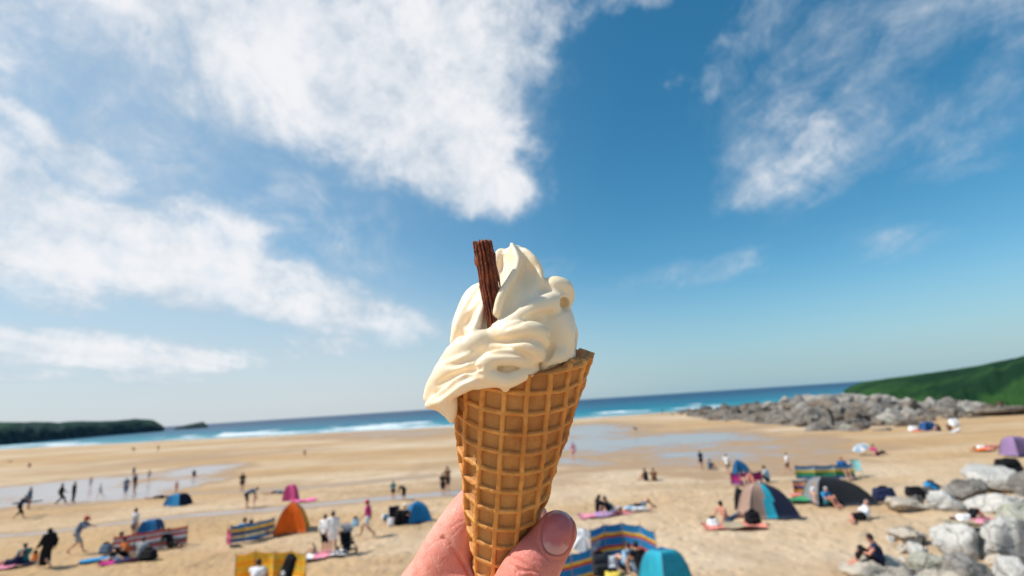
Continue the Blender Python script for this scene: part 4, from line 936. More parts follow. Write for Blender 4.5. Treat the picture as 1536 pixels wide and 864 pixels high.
def nail_material():
    m = bpy.data.materials.new('nail'); m.use_nodes = True; t = NT(m.node_tree); bs = t.n['Principled BSDF']
    co = t.add('ShaderNodeTexCoord').outputs['Object']; n1 = t.noise(co, 90.0, 4.0, 0.5)
    al = t.add('ShaderNodeAttribute', attribute_name='along').outputs['Fac']
    c = t.mix(t.smooth(n1, 0.3, 0.7), (0.46, 0.125, 0.13), (0.55, 0.19, 0.185)); c = t.mix(t.smooth(al, -0.45, -0.8, 0.0, 0.5), c, (0.70, 0.46, 0.43)); c = t.mix(t.smooth(al, 0.84, 0.95, 0.0, 0.6), c, (0.74, 0.56, 0.46))
    t.l.new(c, bs.inputs['Base Color'])
    bs.inputs['Roughness'].default_value = 0.30; bs.inputs['Specular IOR Level'].default_value = 0.38
    bs.inputs['Subsurface Weight'].default_value = 0.3; bs.inputs['Subsurface Radius'].default_value = (1.0, 0.3, 0.2); bs.inputs['Subsurface Scale'].default_value = 0.002
    w_ = t.add('ShaderNodeTexNoise', {'Vector': t.add('ShaderNodeMapping', {0: co, 3: (1, 0.08, 0.08)}).outputs[0], 'Scale': 1600.0}).outputs[0]
    b = t.add('ShaderNodeBump', {'Height': w_, 'Distance': 0.0002, 'Strength': 0.35}); t.l.new(b.outputs[0], bs.inputs['Normal'])
    return m
link('thumbnail', hero_mesh(nail_me, OH), nail_material(), hand)

# ------------------------------------------------------------------ people
SK = {}
def skin(i):
    tones = [((0.60, 0.33, 0.23), 'fair_skin'), ((0.48, 0.25, 0.165), 'tanned_skin'), ((0.66, 0.38, 0.29), 'pale_skin'), ((0.55, 0.24, 0.17), 'sunburnt_skin')]
    c, n = tones[i]; return mat(n, c, 0.5, 0.10, 8.0, sss=0.0)
HAIRC = {'black': (0.012, 0.010, 0.010), 'brown': (0.06, 0.032, 0.018), 'fair': (0.36, 0.24, 0.11), 'grey': (0.42, 0.41, 0.40), 'ginger': (0.30, 0.10, 0.03)}
CL = {'black': (0.012, 0.012, 0.014), 'navy': (0.018, 0.026, 0.065), 'white': (0.80, 0.80, 0.82), 'grey': (0.33, 0.34, 0.36), 'lightgrey': (0.55, 0.57, 0.60), 'red': (0.52, 0.030, 0.040), 'teal': (0.035, 0.22, 0.25), 'blue': (0.03, 0.13, 0.36),
      'lightblue': (0.30, 0.50, 0.66), 'pink': (0.72, 0.26, 0.36), 'orange': (0.72, 0.20, 0.05), 'green': (0.03, 0.22, 0.09), 'brown': (0.17, 0.085, 0.045), 'denim': (0.09, 0.13, 0.21), 'khaki': (0.38, 0.32, 0.22), 'coral': (0.75, 0.26, 0.20), 'yellow': (0.93, 0.60, 0.07), 'purple': (0.28, 0.05, 0.24), 'magenta': (0.50, 0.035, 0.20), 'lilac': (0.40, 0.27, 0.50), 'slate': (0.12, 0.17, 0.24)}
def cloth(c): return mat('cloth_' + c, CL[c], 0.85, 0.15, 5.0, bump=0.25, spec=0.15)
def hairm(c): return mat('hair_' + c, HAIRC[c], 0.55, 0.25, 30.0, bump=0.4)

def J(**k): return {a: np.array(b, float) for a, b in k.items()}
# joints in metres for a 1.75 m figure that faces +Y; left/right pairs end in l / r
def sym(d):
    o = {}
    for k, v in d.items():
        if k.endswith('_'): o[k + 'l'] = np.array((-v[0], v[1], v[2])); o[k + 'r'] = np.array(v, float)
        else: o[k] = np.array(v, float)
    return o
STAND = sym(dict(pelvis=(0, 0, .95), waist=(0, .01, 1.10), chest=(0, .01, 1.30), neck=(0, 0, 1.48), head=(0, .025, 1.635), sh_=(.185, 0, 1.43), el_=(.235, -.02, 1.15), wr_=(.25, .05, .90), ha_=(.245, .08, .80), hip_=(.09, 0, .92), kn_=(.10, .02, .50), an_=(.105, -.02, .085), to_=(.12, .13, .03)))
def pose(base, **k):
    o = {a: b.copy() for a, b in base.items()}
    for a, b in k.items(): o[a] = np.array(b, float)
    return o
WALK = pose(STAND, kn_r=(.09, .26, .52), an_r=(.09, .38, .11), to_r=(.10, .55, .08), kn_l=(-.09, .02, .50), an_l=(-.09, -.36, .15), to_l=(-.09, -.26, .04), el_r=(.24, -.12, 1.16), wr_r=(.25, -.12, .92), ha_r=(.25, -.10, .83), el_l=(-.24, .10, 1.16), wr_l=(-.24, .28, .98), ha_l=(-.23, .36, .93))
BEND = pose(STAND, waist=(0, .10, 1.04), chest=(0, .30, 1.12), neck=(0, .47, 1.16), head=(0, .62, 1.19), sh_r=(.18, .41, 1.12), sh_l=(-.18, .41, 1.12), el_r=(.2, .50, .86), el_l=(-.2, .50, .86), wr_r=(.17, .60, .62), wr_l=(-.17, .60, .62), ha_r=(.15, .63, .53), ha_l=(-.15, .63, .53), pelvis=(0, -.06, .93), hip_r=(.09, -.06, .90), hip_l=(-.09, -.06, .90))
CARRY = pose(WALK, waist=(0, .06, 1.09), chest=(0, .16, 1.26), neck=(0, .24, 1.42), head=(0, .33, 1.55), sh_r=(.18, .21, 1.38), sh_l=(-.18, .21, 1.38), el_r=(.26, .42, 1.22), wr_r=(.20, .66, 1.24), ha_r=(.18, .75, 1.27), el_l=(-.26, .40, 1.20), wr_l=(-.18, .62, 1.16), ha_l=(-.16, .71, 1.16))
SIT = sym(dict(pelvis=(0, 0, .13), waist=(0, -.03, .27), chest=(0, .01, .46), neck=(0, .06, .64), head=(0, .12, .79), sh_=(.18, .04, .59), el_=(.25, .22, .40), wr_=(.14, .42, .42), ha_=(.06, .48, .42), hip_=(.09, .03, .11), kn_=(.13, .40, .48), an_=(.12, .62, .09), to_=(.13, .80, .04)))
LEAN = pose(SIT, waist=(0, -.08, .27), chest=(0, -.18, .44), neck=(0, -.25, .62), head=(0, -.24, .78), sh_r=(.18, -.24, .57), sh_l=(-.18, -.24, .57), el_r=(.27, -.42, .33), el_l=(-.27, -.42, .33), wr_r=(.28, -.50, .09), wr_l=(-.28, -.50, .09), ha_r=(.28, -.55, .03), ha_l=(-.28, -.55, .03), kn_r=(.12, .44, .30), an_r=(.12, .84, .08), to_r=(.13, .92, .20), kn_l=(-.12, .42, .14), an_l=(-.12, .85, .08), to_l=(-.13, .93, .20))
LIE = sym(dict(pelvis=(0, 0, .12), waist=(0, -.15, .12), chest=(0, -.36, .13), neck=(0, -.55, .13), head=(0, -.70, .15), sh_=(.19, -.49, .11), el_=(.30, -.24, .07), wr_=(.27, .02, .06), ha_=(.26, .10, .05), hip_=(.09, .03, .11), kn_=(.12, .45, .13), an_=(.13, .86, .08), to_=(.16, .92, .20)))
LIEKNEE = pose(LIE, kn_r=(.12, .32, .46), an_r=(.12, .58, .08), to_r=(.13, .76, .05), kn_l=(-.12, .34, .42), an_l=(-.12, .62, .08), to_l=(-.13, .80, .05))
SIDE = pose(LIE, pelvis=(0, 0, .17), waist=(0, -.16, .20), chest=(0, -.34, .30), neck=(0, -.48, .43), head=(.03, -.56, .57), sh_r=(.05, -.40, .44), sh_l=(-.02, -.44, .25), el_l=(.10, -.62, .07), wr_l=(.22, -.45, .05), ha_l=(.28, -.38, .04), el_r=(.16, -.20, .36), wr_r=(.24, 0, .22), ha_r=(.26, .06, .14), hip_r=(.02, .04, .22), hip_l=(0, .04, .12), kn_r=(.30, .34, .20), an_r=(.12, .66, .12), to_r=(.24, .74, .08), kn_l=(.26, .36, .08), an_l=(.06, .72, .06), to_l=(.18, .80, .05))
KNEEL = sym(dict(pelvis=(0, -.10, .32), waist=(0, -.06, .46), chest=(0, .06, .62), neck=(0, .16, .77), head=(0, .25, .90), sh_=(.18, .12, .72), el_=(.22, .28, .50), wr_=(.16, .42, .30), ha_=(.14, .48, .20), hip_=(.10, -.08, .29), kn_=(.14, .22, .08), an_=(.12, -.22, .08), to_=(.12, -.34, .04)))
CHAIR = pose(SIT, pelvis=(0, 0, .38), waist=(0, -.08, .50), chest=(0, -.14, .70), neck=(0, -.17, .88), head=(0, -.14, 1.03), sh_r=(.18, -.16, .83), sh_l=(-.18, -.16, .83), el_r=(.27, -.02, .60), el_l=(-.27, -.02, .60), wr_r=(.22, .20, .54), wr_l=(-.22, .20, .54), ha_r=(.20, .28, .54), ha_l=(-.20, .28, .54), hip_r=(.09, .03, .37), hip_l=(-.09, .03, .37), kn_r=(.11, .44, .44), kn_l=(-.11, .44, .44), an_r=(.11, .56, .09), an_l=(-.11, .56, .09), to_r=(.12, .74, .04), to_l=(-.12, .74, .04))
POSES = dict(stand=STAND, walk=WALK, bend=BEND, carry=CARRY, sit=SIT, lean=LEAN, lie=LIE, lieknee=LIEKNEE, side=SIDE, kneel=KNEEL, chair=CHAIR)

def lerp(a, b, t): return a + (b - a) * t
def person(px, py, ps, face, label, hgt=1.74, top='white', bottom='navy', hair='brown', sk=0, long_hair=False, sleeve=0.55, leg=0.45, hat=None, robe=False, bulk=1.0, group='people on the beach', lift=0.0, loc=None):
    """face: degrees, 0 looks away from the camera to sea, 90 to the left, 180 at the camera, -90 to the right"""
    p = ground_hit(px, py) if loc is None else Vector(loc); dep = (p - CAM).dot(_F); h = 0.017 if dep < 34 else 0.022 if dep < 60 else 0.03
    j = POSES[ps]; al = np.array(list(j.values())); s = Sdf(al.min(0) - .26, al.max(0) + .26, h); b_ = bulk
    k = .035
    def limb(a, b, r1, r2, kk=k): s.cap(j[a], j[b], r1, r2, kk)
    s.chain([j['pelvis'], j['waist'], j['chest']], [.125 * b_, .112 * b_, .128 * b_], k, spline=False)
    s.cap(j['sh_l'], j['sh_r'], .072 * b_, .072 * b_, .05); s.cap(lerp(j['chest'], j['neck'], .1), lerp(j['chest'], j['neck'], .75), .11 * b_, .07, .05)
    s.cap(j['hip_l'], j['hip_r'], .098 * b_, .098 * b_, .05)
    s.cap(j['neck'], j['head'], .056, .058, .03)
    hd_, fw = j['head'], None
    upv = j['head'] - j['neck']; upv /= np.linalg.norm(upv)
    side = np.array((1.0, 0, 0)); fw = np.cross(upv, side); fw /= np.linalg.norm(fw); fw = fw if fw[1] > -0.3 else -fw
    if ps in ('lie', 'lieknee'): fw = np.array((0, 0, 1.0))
    Rm = np.stack([side, fw, upv], 1)
    s.ell(hd_ + upv * .01, (.075, .095, .115), .02, Rm); s.ell(hd_ - upv * .055 + fw * .03, (.052, .055, .05), .03, Rm)
    s.cap(hd_ + fw * .092 + upv * .005, hd_ + fw * .112 - upv * .022, .009, .014, .012)              # nose
    for q in (-1, 1): s.ell(hd_ + side * q * .078 - upv * .008, (.010, .02, .03), .008, Rm); s.ell(hd_ + fw * .094 + side * q * .034 + upv * .018, (.015, .012, .010), .012, Rm, sub=True)
    s.cap(hd_ + fw * .094 - upv * .052 - side * .02, hd_ + fw * .094 - upv * .052 + side * .02, .005, .005, .008, sub=True)
    for q in 'lr':
        limb('sh_' + q, 'el_' + q, .050 * b_, .040 * b_); limb('el_' + q, 'wr_' + q, .040 * b_, .027, .02); 
        hv = j['ha_' + q] - j['wr_' + q]; hv /= np.linalg.norm(hv); hs_ = np.cross(hv, (0.3, 0.5, 0.8)); hs_ /= np.linalg.norm(hs_)
        s.cap(j['wr_' + q], j['ha_' + q], .028, .036, .015)
        for fi, ln in zip((-1.5, -.5, .5, 1.5), (.060, .075, .072, .055)): s.cap(j['ha_' + q] + hs_ * fi * .018, j['ha_' + q] + hs_ * fi * .021 + hv * ln, .0115, .0095, .006)
        s.cap(lerp(j['wr_' + q], j['ha_' + q], .5) - hs_ * .022, j['ha_' + q] - hs_ * .058 + hv * .02, .014, .011, .008)
        limb('hip_' + q, 'kn_' + q, .088 * b_, .058 * b_, .04); limb('kn_' + q, 'an_' + q, .057, .038, .02); limb('an_' + q, 'to_' + q, .042, .036, .02)
        cf = lerp(j['kn_' + q], j['an_' + q], .3); s.ell(cf, (.052, .055, .09), .03)
    sc = hgt / 1.75
    o = link('person', s.mesh('person'), skin(sk)); o.location = (p.x, p.y, p.z + lift - (0.0)); o.scale = (sc,) * 3
    yaw = math.radians(face) + math.atan2(-p.x, p.y) * 0.0
    o.rotation_euler = (0, 0, yaw); tag(o, label, 'person', group)
    # hair
    s = Sdf(hd_ - .24, hd_ + .24, h * 0.9)
    s.ell(hd_ + upv * .022 - fw * .014, (.088, .100, .112), 0, Rm); s.ell(hd_ + fw * .115 - upv * .035, (.085, .085, .095), .015, Rm, sub=True)
    if long_hair: s.chain([hd_ - fw * .07, hd_ - fw * .09 - upv * .10, hd_ - fw * .085 - upv * .20], [.075, .07, .04], .03, spline=False)
    link('hair', s.mesh('hair'), hairm(hair), o)
    if hat:
        s = Sdf(hd_ - .26, hd_ + .26, h * 0.8); s.ell(hd_ + upv * .065 - fw * .004, (.102, .114, .085), 0, Rm); s.ell(hd_ - upv * .05, (.2, .2, .085), .01, Rm, sub=True)
        s.ell(hd_ + upv * .055 + fw * .08, (.10, .13, .016), .01, Rm); link('hat', s.mesh('hat'), cloth(hat), o)
    # clothes follow the limbs
    if top:
        s = Sdf(al.min(0) - .3, al.max(0) + .3, h); g_ = .017 if not robe else .06
        s.chain([lerp(j['pelvis'], j['waist'], .15), j['waist'], j['chest']], [.130 * b_ + g_, .120 * b_ + g_, .130 * b_ + g_], k, spline=False)
        s.cap(j['sh_l'], j['sh_r'], .075 * b_ + g_ * .7, .075 * b_ + g_ * .7, .05); s.cap(j['chest'], lerp(j['chest'], j['neck'], .7), .115 * b_ + g_ * .6, .072 + g_ * .5, .05)
        if robe: s.chain([j['pelvis'], lerp(j['pelvis'], lerp(j['kn_l'], j['kn_r'], .5), .6), lerp(lerp(j['kn_l'], j['kn_r'], .5), lerp(j['an_l'], j['an_r'], .5), .45)], [.20, .21, .22], .05)
        for q in 'lr':
            if sleeve > 0:
                s.cap(j['sh_' + q], lerp(j['sh_' + q], j['el_' + q], min(1, sleeve * 1.0)), .056 * b_ + g_, .050 * b_ + g_, .03)
                if sleeve > 1: s.cap(j['el_' + q], lerp(j['el_' + q], j['wr_' + q], sleeve - 1), .048 * b_ + g_ * .8, .038 + g_ * .6, .02)
        link('top', s.mesh('top'), cloth(top), o)
    if bottom:
        s = Sdf(al.min(0) - .3, al.max(0) + .3, h)
        s.cap(j['pelvis'], lerp(j['pelvis'], j['waist'], .45), .142 * b_, .134 * b_, .03); s.cap(j['hip_l'], j['hip_r'], .112 * b_, .112 * b_, .05)
        for q in 'lr':
            s.cap(j['hip_' + q], lerp(j['hip_' + q], j['kn_' + q], min(1, leg)), .104 * b_, lerp(.104, .080, min(1, leg)) * b_, .03)
            if leg > 1: s.cap(j['kn_' + q], lerp(j['kn_' + q], j['an_' + q], leg - 1), .076, .062, .02)
        link('shorts' if leg <= 1 else 'trousers', s.mesh('trousers'), cloth(bottom), o)
    return o

# ------------------------------------------------------------------ beach things
def box_pts(c, sx, sy, sz):
    v = np.array([(a, b, d) for a in (-1, 1) for b in (-1, 1) for d in (0, 1)], float) * (sx / 2, sy / 2, sz) + np.asarray(c)
    q = [(0, 1, 3, 2), (4, 6, 7, 5), (0, 4, 5, 1), (2, 3, 7, 6), (0, 2, 6, 4), (1, 5, 7, 3)]; return v, np.array(q)
def tube(name, a, b, r, m, parent, n=10, r2=None):
    a, b = Vector(a), Vector(b); d = (b - a).normalized(); x = d.orthogonal().normalized(); y = d.cross(x); r2 = r if r2 is None else r2; v = []
    for i in range(n):
        c, s_ = math.cos(2 * math.pi * i / n), math.sin(2 * math.pi * i / n)
        v += [a, a + (x * c + y * s_) * r, b + (x * c + y * s_) * r2, b]
    return link(name, mesh_quads(name, np.array([list(q) for q in v]), grid_quads(n, 4, wrap=True)), m, parent)
def cloth_grid(name, P, mats, parent, midx=None, thick=0.004):
    """P: (nu, nv, 3) points of a thin cloth; given real thickness"""
    nu, nv_ = P.shape[:2]; du = np.gradient(P, axis=0); dv = np.gradient(P, axis=1); n = np.cross(du, dv); n /= np.linalg.norm(n, axis=-1)[..., None] + 1e-9
    A, B = (P + n * thick / 2).reshape(-1, 3), (P - n * thick / 2).reshape(-1, 3); g = grid_quads(nu, nv_); N_ = nu * nv_
    idx = np.arange(N_).reshape(nu, nv_); rim_ = []
    for e in (idx[0, :], idx[:, -1], idx[-1, ::-1], idx[::-1, 0]): rim_ += [(e[i], e[i] + N_, e[i + 1] + N_, e[i + 1]) for i in range(len(e) - 1)]
    me = mesh_quads(name, np.concatenate([A, B]), np.concatenate([g, g[:, ::-1] + N_, np.array(rim_)]))
    mats = mats if isinstance(mats, (list, tuple)) else [mats]
    for m in mats: me.materials.append(m)
    if midx is not None:
        full = np.concatenate([midx, midx, np.zeros(len(rim_), int)]).astype(np.int32)
        if len(full) == len(me.polygons): me.polygons.foreach_set('material_index', full)
    return link(name, me, mats, parent)
def fabric(c): return mat('fabric_' + c, CL[c], 0.7, 0.08, 3.0, spec=0.25, thin=True)
CL.update(skyblue=(0.03, 0.27, 0.56), cyan=(0.04, 0.50, 0.66), tentblue=(0.02, 0.19, 0.44), orangered=(0.92, 0.19, 0.015), amber=(0.95, 0.48, 0.04), charcoal=(0.030, 0.034, 0.042), beige=(0.52, 0.36, 0.29), hotpink=(0.88, 0.15, 0.40), cream=(0.80, 0.72, 0.50), stripeyellow=(0.80, 0.60, 0.10), stripered=(0.62, 0.09, 0.07), stripegreen=(0.05, 0.30, 0.13), mint=(0.30, 0.62, 0.62))

def windbreak(pts_px, hgt, stripes, label, lean=0.0, sub=None, group='striped windbreaks'):
    """pts: foot of each pole in photo pixels; stripes: colours from bottom to top"""
    ps_ = [ground_hit(*p) for p in pts_px]; c = sum(ps_, Vector()) / len(ps_); c.z = ground_z(c.x, c.y)
    o = thing('windbreak', c, 0, label, 'windbreak', group)
    pm = mat('wood_pole', (0.36, 0.23, 0.12), 0.7, 0.2, 12.0)
    cols = []; 
    for s_ in stripes:
        if s_ not in cols: cols.append(s_)
    for i, p in enumerate(ps_):
        a = p - c; tube('pole', a + Vector((0, 0, -.25)), a + Vector((lean, 0, hgt + .10)), .017, pm, o)
    for i in range(len(ps_) - 1):
        a, b = ps_[i] - c, ps_[i + 1] - c; n = Vector((-(b - a).y, (b - a).x, 0)).normalized()
        nu, ns = 14, len(stripes); nv_ = ns * 2 + 1; P_ = np.zeros((nu, nv_, 3)); L_ = (b - a).length; belly = .05 + .05 * random.random()
        for u_ in range(nu):
            for v_ in range(nv_):
                t_ = u_ / (nu - 1); z = v_ / (nv_ - 1); q = a.lerp(b, t_); sag = 4 * t_ * (1 - t_)
                w_ = q + n * (belly * sag * math.sin(math.pi * min(1, z * .9 + .05)) + .012 * math.sin(t_ * 17 + z * 5))
                P_[u_, v_] = (w_.x + lean * z, w_.y, w_.z + .03 + (hgt - .03) * z - .05 * sag * z)
        mi = np.array([cols.index(stripes[min(v_ // 2, ns - 1)]) for u_ in range(nu - 1) for v_ in range(nv_ - 1)])
        cloth_grid('cloth_panel', P_, [fabric(s_) for s_ in cols], o, mi)
    return o

def popup_tent(px, py, w, d, h, face, panels, label, apex=(0, 0), open_side=None, bulge=0.16, vent=None, group='pop-up beach tents', floor='slate', loc=None):
    """four curved cloth panels between bent poles; panels: front, right, back, left (None leaves that side open)"""
    p = ground_hit(px, py) if loc is None else Vector(loc); o = thing('beach_tent', p, math.radians(face), label, 'tent', group)
    C = [np.array((-w / 2, -d / 2, 0.0)), np.array((w / 2, -d / 2, 0)), np.array((w / 2, d / 2, 0)), np.array((-w / 2, d / 2, 0))]; A = np.array((apex[0], apex[1], h))
    def rib(c, t):
        q = c * (1 - t) + A * t; out = c - A; out[2] = 0
        return q + np.array((0, 0, 1.0)) * h * bulge * 2.2 * math.sin(math.pi * t) * (1 - t * .35) + out * bulge * 0.45 * math.sin(math.pi * t) * (1 - .3 * t)
    pm = mat('tent_pole', (0.10, 0.10, 0.11), 0.4, 0.1)
    for c in C:
        cv_ = [Vector(rib(c, t)) for t in np.linspace(0, 1, 9)]
        v_ = []; NR_ = 6
        for i, q in enumerate(cv_):
            dd = (cv_[min(i + 1, 8)] - cv_[max(i - 1, 0)]).normalized(); x = dd.orthogonal().normalized(); y = dd.cross(x)
            v_.append([list(q + (x * math.cos(2 * math.pi * m_ / NR_) + y * math.sin(2 * math.pi * m_ / NR_)) * .012) for m_ in range(NR_)])
        link('pole', mesh_quads('pole', np.array(v_).transpose(1, 0, 2).reshape(-1, 3), grid_quads(NR_, 9, wrap=True)), pm, o)
    for i, colr in enumerate(panels):
        c1, c2 = C[i], C[(i + 1) % 4]
        if colr is None: continue
        nu, nv_ = 15, 17; P_ = np.zeros((nu, nv_, 3)); mid = (c1 + c2) / 2; inn = -mid / (np.linalg.norm(mid) + 1e-9)
        for v_ in range(nv_):
            t = v_ / (nv_ - 1) * .985; a, b = rib(c1, t), rib(c2, t)
            for u_ in range(nu):
                s_ = u_ / (nu - 1); P_[u_, v_] = a * (1 - s_) + b * s_ + inn * (.10 * w * 4 * s_ * (1 - s_) * (1 - t) * (.35 + .65 * math.sin(math.pi * min(1, t + .15)))) + inn * .012 * math.sin(s_ * 21 + t * 4) * (1 - t)
        if isinstance(colr, tuple) and colr[0] == 'u':
            us = colr[1]; mi = np.array([next(k_ for k_, (lim, _) in enumerate(us) if (u_ + .5) / (nu - 1) <= lim + .18 * (v_ / (nv_ - 1) - .3) or k_ == len(us) - 1) for u_ in range(nu - 1) for v_ in range(nv_ - 1)]); pn = cloth_grid('panel', P_, [fabric(c_) for _, c_ in us], o, mi)
        elif isinstance(colr, tuple):     # lower and upper colours of one panel
            mi = np.array([0 if (v_ / (nv_ - 1)) < colr[2] else 1 for u_ in range(nu - 1) for v_ in range(nv_ - 1)]); pn = cloth_grid('panel', P_, [fabric(colr[0]), fabric(colr[1])], o, mi)
        else: pn = cloth_grid('panel', P_, fabric(colr), o)
        if vent and vent[0] == i:
            cloth_grid('vent_flap', P_[5:11, 10:15] - inn * .05, fabric(vent[1]), pn)
    fl = np.array([[C[0] * (1 - t) + C[3] * t + (0, 0, .02), C[1] * (1 - t) + C[2] * t + (0, 0, .02)] for t in np.linspace(0, 1, 5)]); cloth_grid('groundsheet', fl, fabric(floor), o)
    return o

def towel(px, py, w, d, face, cols, label, name='beach_towel', cat='towel', loc=None, group='towels and mats on the sand'):
    p = ground_hit(px, py) if loc is None else Vector(loc); n = max(len(cols) * 3, 9); P_ = np.zeros((n + 1, 9, 3))
    for i in range(n + 1):
        for k in range(9):
            x, y = (i / n - .5) * w, (k / 8 - .5) * d; P_[i, k] = (x, y, .075 + .035 * math.sin(x * 5 + y * 3 + px) + .03 * math.sin(y * 7 - x * 2))
    mi = np.array([min(i * len(cols) // n, len(cols) - 1) for i in range(n) for k in range(8)]); uc = []
    for c in cols:
        if c not in uc: uc.append(c)
    o = cloth_grid(name, P_, [cloth(c) for c in uc], None, np.array([uc.index(cols[m_]) for m_ in mi]), .012); o.location = p; o.rotation_euler = (0, 0, math.radians(face)); return tag(o, label, cat, group)

def bag(px, py, w, d, h, face, c, label, patch=None, name='beach_bag', cat='bag', straps=True, group='bags on the sand', loc=None, tilt=(0, 0)):
    p = ground_hit(px, py) if loc is None else Vector(loc); o = thing(name, p, math.radians(face), label, cat, group); o.rotation_euler = (tilt[0], tilt[1], math.radians(face))
    s = Sdf((-w * .7, -d * .9, -.05), (w * .7, d * .7, h * 1.1), .02); s.rbox((0, 0, h * .5), (w * .5, d * .5, h * .5), min(w, d, h) * .36, 0, .22)
    s.rbox((0, -d * .48, h * .32), (w * .32, d * .16, h * .24), min(d * .14, h * .2), .03); s.ell((w * .2, 0, h * .95), (w * .25, d * .3, h * .09), .06); s.ell((-w * .25, .05 * d, h * .98), (w * .18, d * .26, h * .08), .06); link('body', s.mesh('body'), cloth(c), o)
    if straps:
        pts = [Vector((w * .22 * math.cos(a), 0, h * .92 + .13 * math.sin(a))) for a in np.linspace(0, math.pi, 7)]
        s = Sdf((-w, -.1, h * .7), (w, .1, h * 1.3 + .1), .012); s.chain([list(q) for q in pts], [.016] * 7, .01); link('strap', s.mesh('strap'), cloth('black'), o)
    if patch:
        s = Sdf((-w, -d * 1.5, 0), (w, 0, h), .014); s.ell((0, -d * .66, h * .42), (.09, .03, .09), 0); s.ell((0, -d * .66 - .03, h * .42), (.04, .08, .04), 0, None, True); link('badge', s.mesh('badge'), cloth(patch), o)
    return o

def board(px, py, ln, wd_, face, c, label, tilt=0.0, name='bodyboard', cat='bodyboard', rim_c='black', loc=None, roll=0.0):
    p = ground_hit(px, py) if loc is None else Vector(loc); o = thing(name, (p.x, p.y, p.z + .06), math.radians(face), label, cat); o.rotation_euler = (roll, tilt, math.radians(face))
    nu, nv_ = 25, 9
    def surf(z, k=1.0):
        P_ = np.zeros((nu, nv_, 3))
        for i in range(nu):
            t = i / (nu - 1); hw = wd_ / 2 * k * (math.sin(math.pi * min(1, (t * .80 + .20))) ** .55 if t > .02 else .75) * (1 if t < .97 else .8)
            for m_ in range(nv_):
                s_ = m_ / (nv_ - 1) * 2 - 1; P_[i, m_] = ((t - .5) * ln * k, s_ * hw, z + .09 * max(0, t - .6) ** 2 * 4 * ln * .4 - .012 * s_ * s_)
        return P_
    cloth_grid('deck', surf(.045), cloth(c), o, None, .05); cloth_grid('rail', surf(.012, 1.015), cloth(rim_c), o, None, .03); return o

def pushchair(px, py, face):
    p = ground_hit(px, py); o = thing('pushchair', p, math.radians(face), 'dark pushchair with a grey hood beside the two men in white', 'pushchair')
    mt = mat('pushchair_frame', (0.05, 0.05, 0.055), 0.4, 0.1); rb = mat('tyre_rubber', (0.02, 0.02, 0.02), 0.8, 0.2)
    for sx in (-.24, .24):
        tube('frame_tube', (sx, -.32, .14), (sx, .42, 1.02), .016, mt, o); tube('frame_tube', (sx, .40, .10), (sx, -.05, .62), .016, mt, o)
        for y in (-.32, .40):
            r = .13; v_ = []
            for i in range(20):
                a = 2 * math.pi * i / 20; v_.append([[sx * 1.12 + .02 * math.cos(b), y + (r + .025 * math.sin(b)) * math.cos(a), r + .03 + (r + .025 * math.sin(b)) * math.sin(a)] for b in np.linspace(0, 2 * math.pi, 8, endpoint=False)])
            v_ = np.array(v_); q = [(i * 8 + k, ((i + 1) % 20) * 8 + k, ((i + 1) % 20) * 8 + (k + 1) % 8, i * 8 + (k + 1) % 8) for i in range(20) for k in range(8)]
            wl = link('wheel', mesh_quads('wheel', v_.reshape(-1, 3), q), rb, o); tube('hub', (sx * 1.12 - .03, y, r + .03), (sx * 1.12 + .03, y, r + .03), .05, mt, wl)
    tube('handle', (-.24, .42, 1.02), (.24, .42, 1.02), .02, mt, o)
    s = Sdf((-.4, -.5, .1), (.4, .5, 1.2), .02); s.sheet([[(-.2, -.22, .42), (.2, -.22, .42)], [(-.2, .14, .40), (.2, .14, .40)], [(-.2, .30, .85), (.2, .30, .85)]], [[.05, .05]] * 3, .04, False); s.cap((-.15, -.3, .2), (.15, -.3, .2), .05, .05, .03); link('seat', s.mesh('seat'), cloth('black'), o)
    P_ = np.array([[(x_, .30 - .42 * math.cos(a), .82 + .34 * math.sin(a)) for a in np.linspace(.2, 1.9, 9)] for x_ in np.linspace(-.24, .24, 5)]); cloth_grid('hood', P_, fabric('grey'), o); s = Sdf((-.4, -.3, .05), (.4, .5, .5), .02); s.ell((0, .12, .24), (.2, .2, .09), .02); link('basket', s.mesh('basket'), cloth('navy'), o)
def deck_chair(px, py, face, c, label, loc=None):
    p = ground_hit(px, py) if loc is None else Vector(loc); o = thing('folding_chair', p, math.radians(face), label, 'chair', 'folding beach chairs'); mt = mat('chair_frame', (0.45, 0.45, 0.47), 0.4, 0.1)
    for sx in (-.28, .28):
        tube('leg', (sx, .30, 0), (sx, -.25, .42), .014, mt, o); tube('leg', (sx, -.30, 0), (sx, .28, .38), .014, mt, o); tube('back_post', (sx, -.18, .36), (sx, -.42, .95), .014, mt, o); tube('armrest', (sx, -.26, .60), (sx, .22, .58), .02, mt, o)
    cloth_grid('seat', np.array([[(x_, .27 - .47 * t, .37 - .06 * math.sin(math.pi * t)) for t in np.linspace(0, 1, 7)] for x_ in (-.27, 0, .27)]), fabric(c), o); cloth_grid('backrest', np.array([[(x_, -.20 - .22 * t, .40 + .55 * t) for t in np.linspace(0, 1, 7)] for x_ in (-.27, 0, .27)]), fabric(c), o); return o
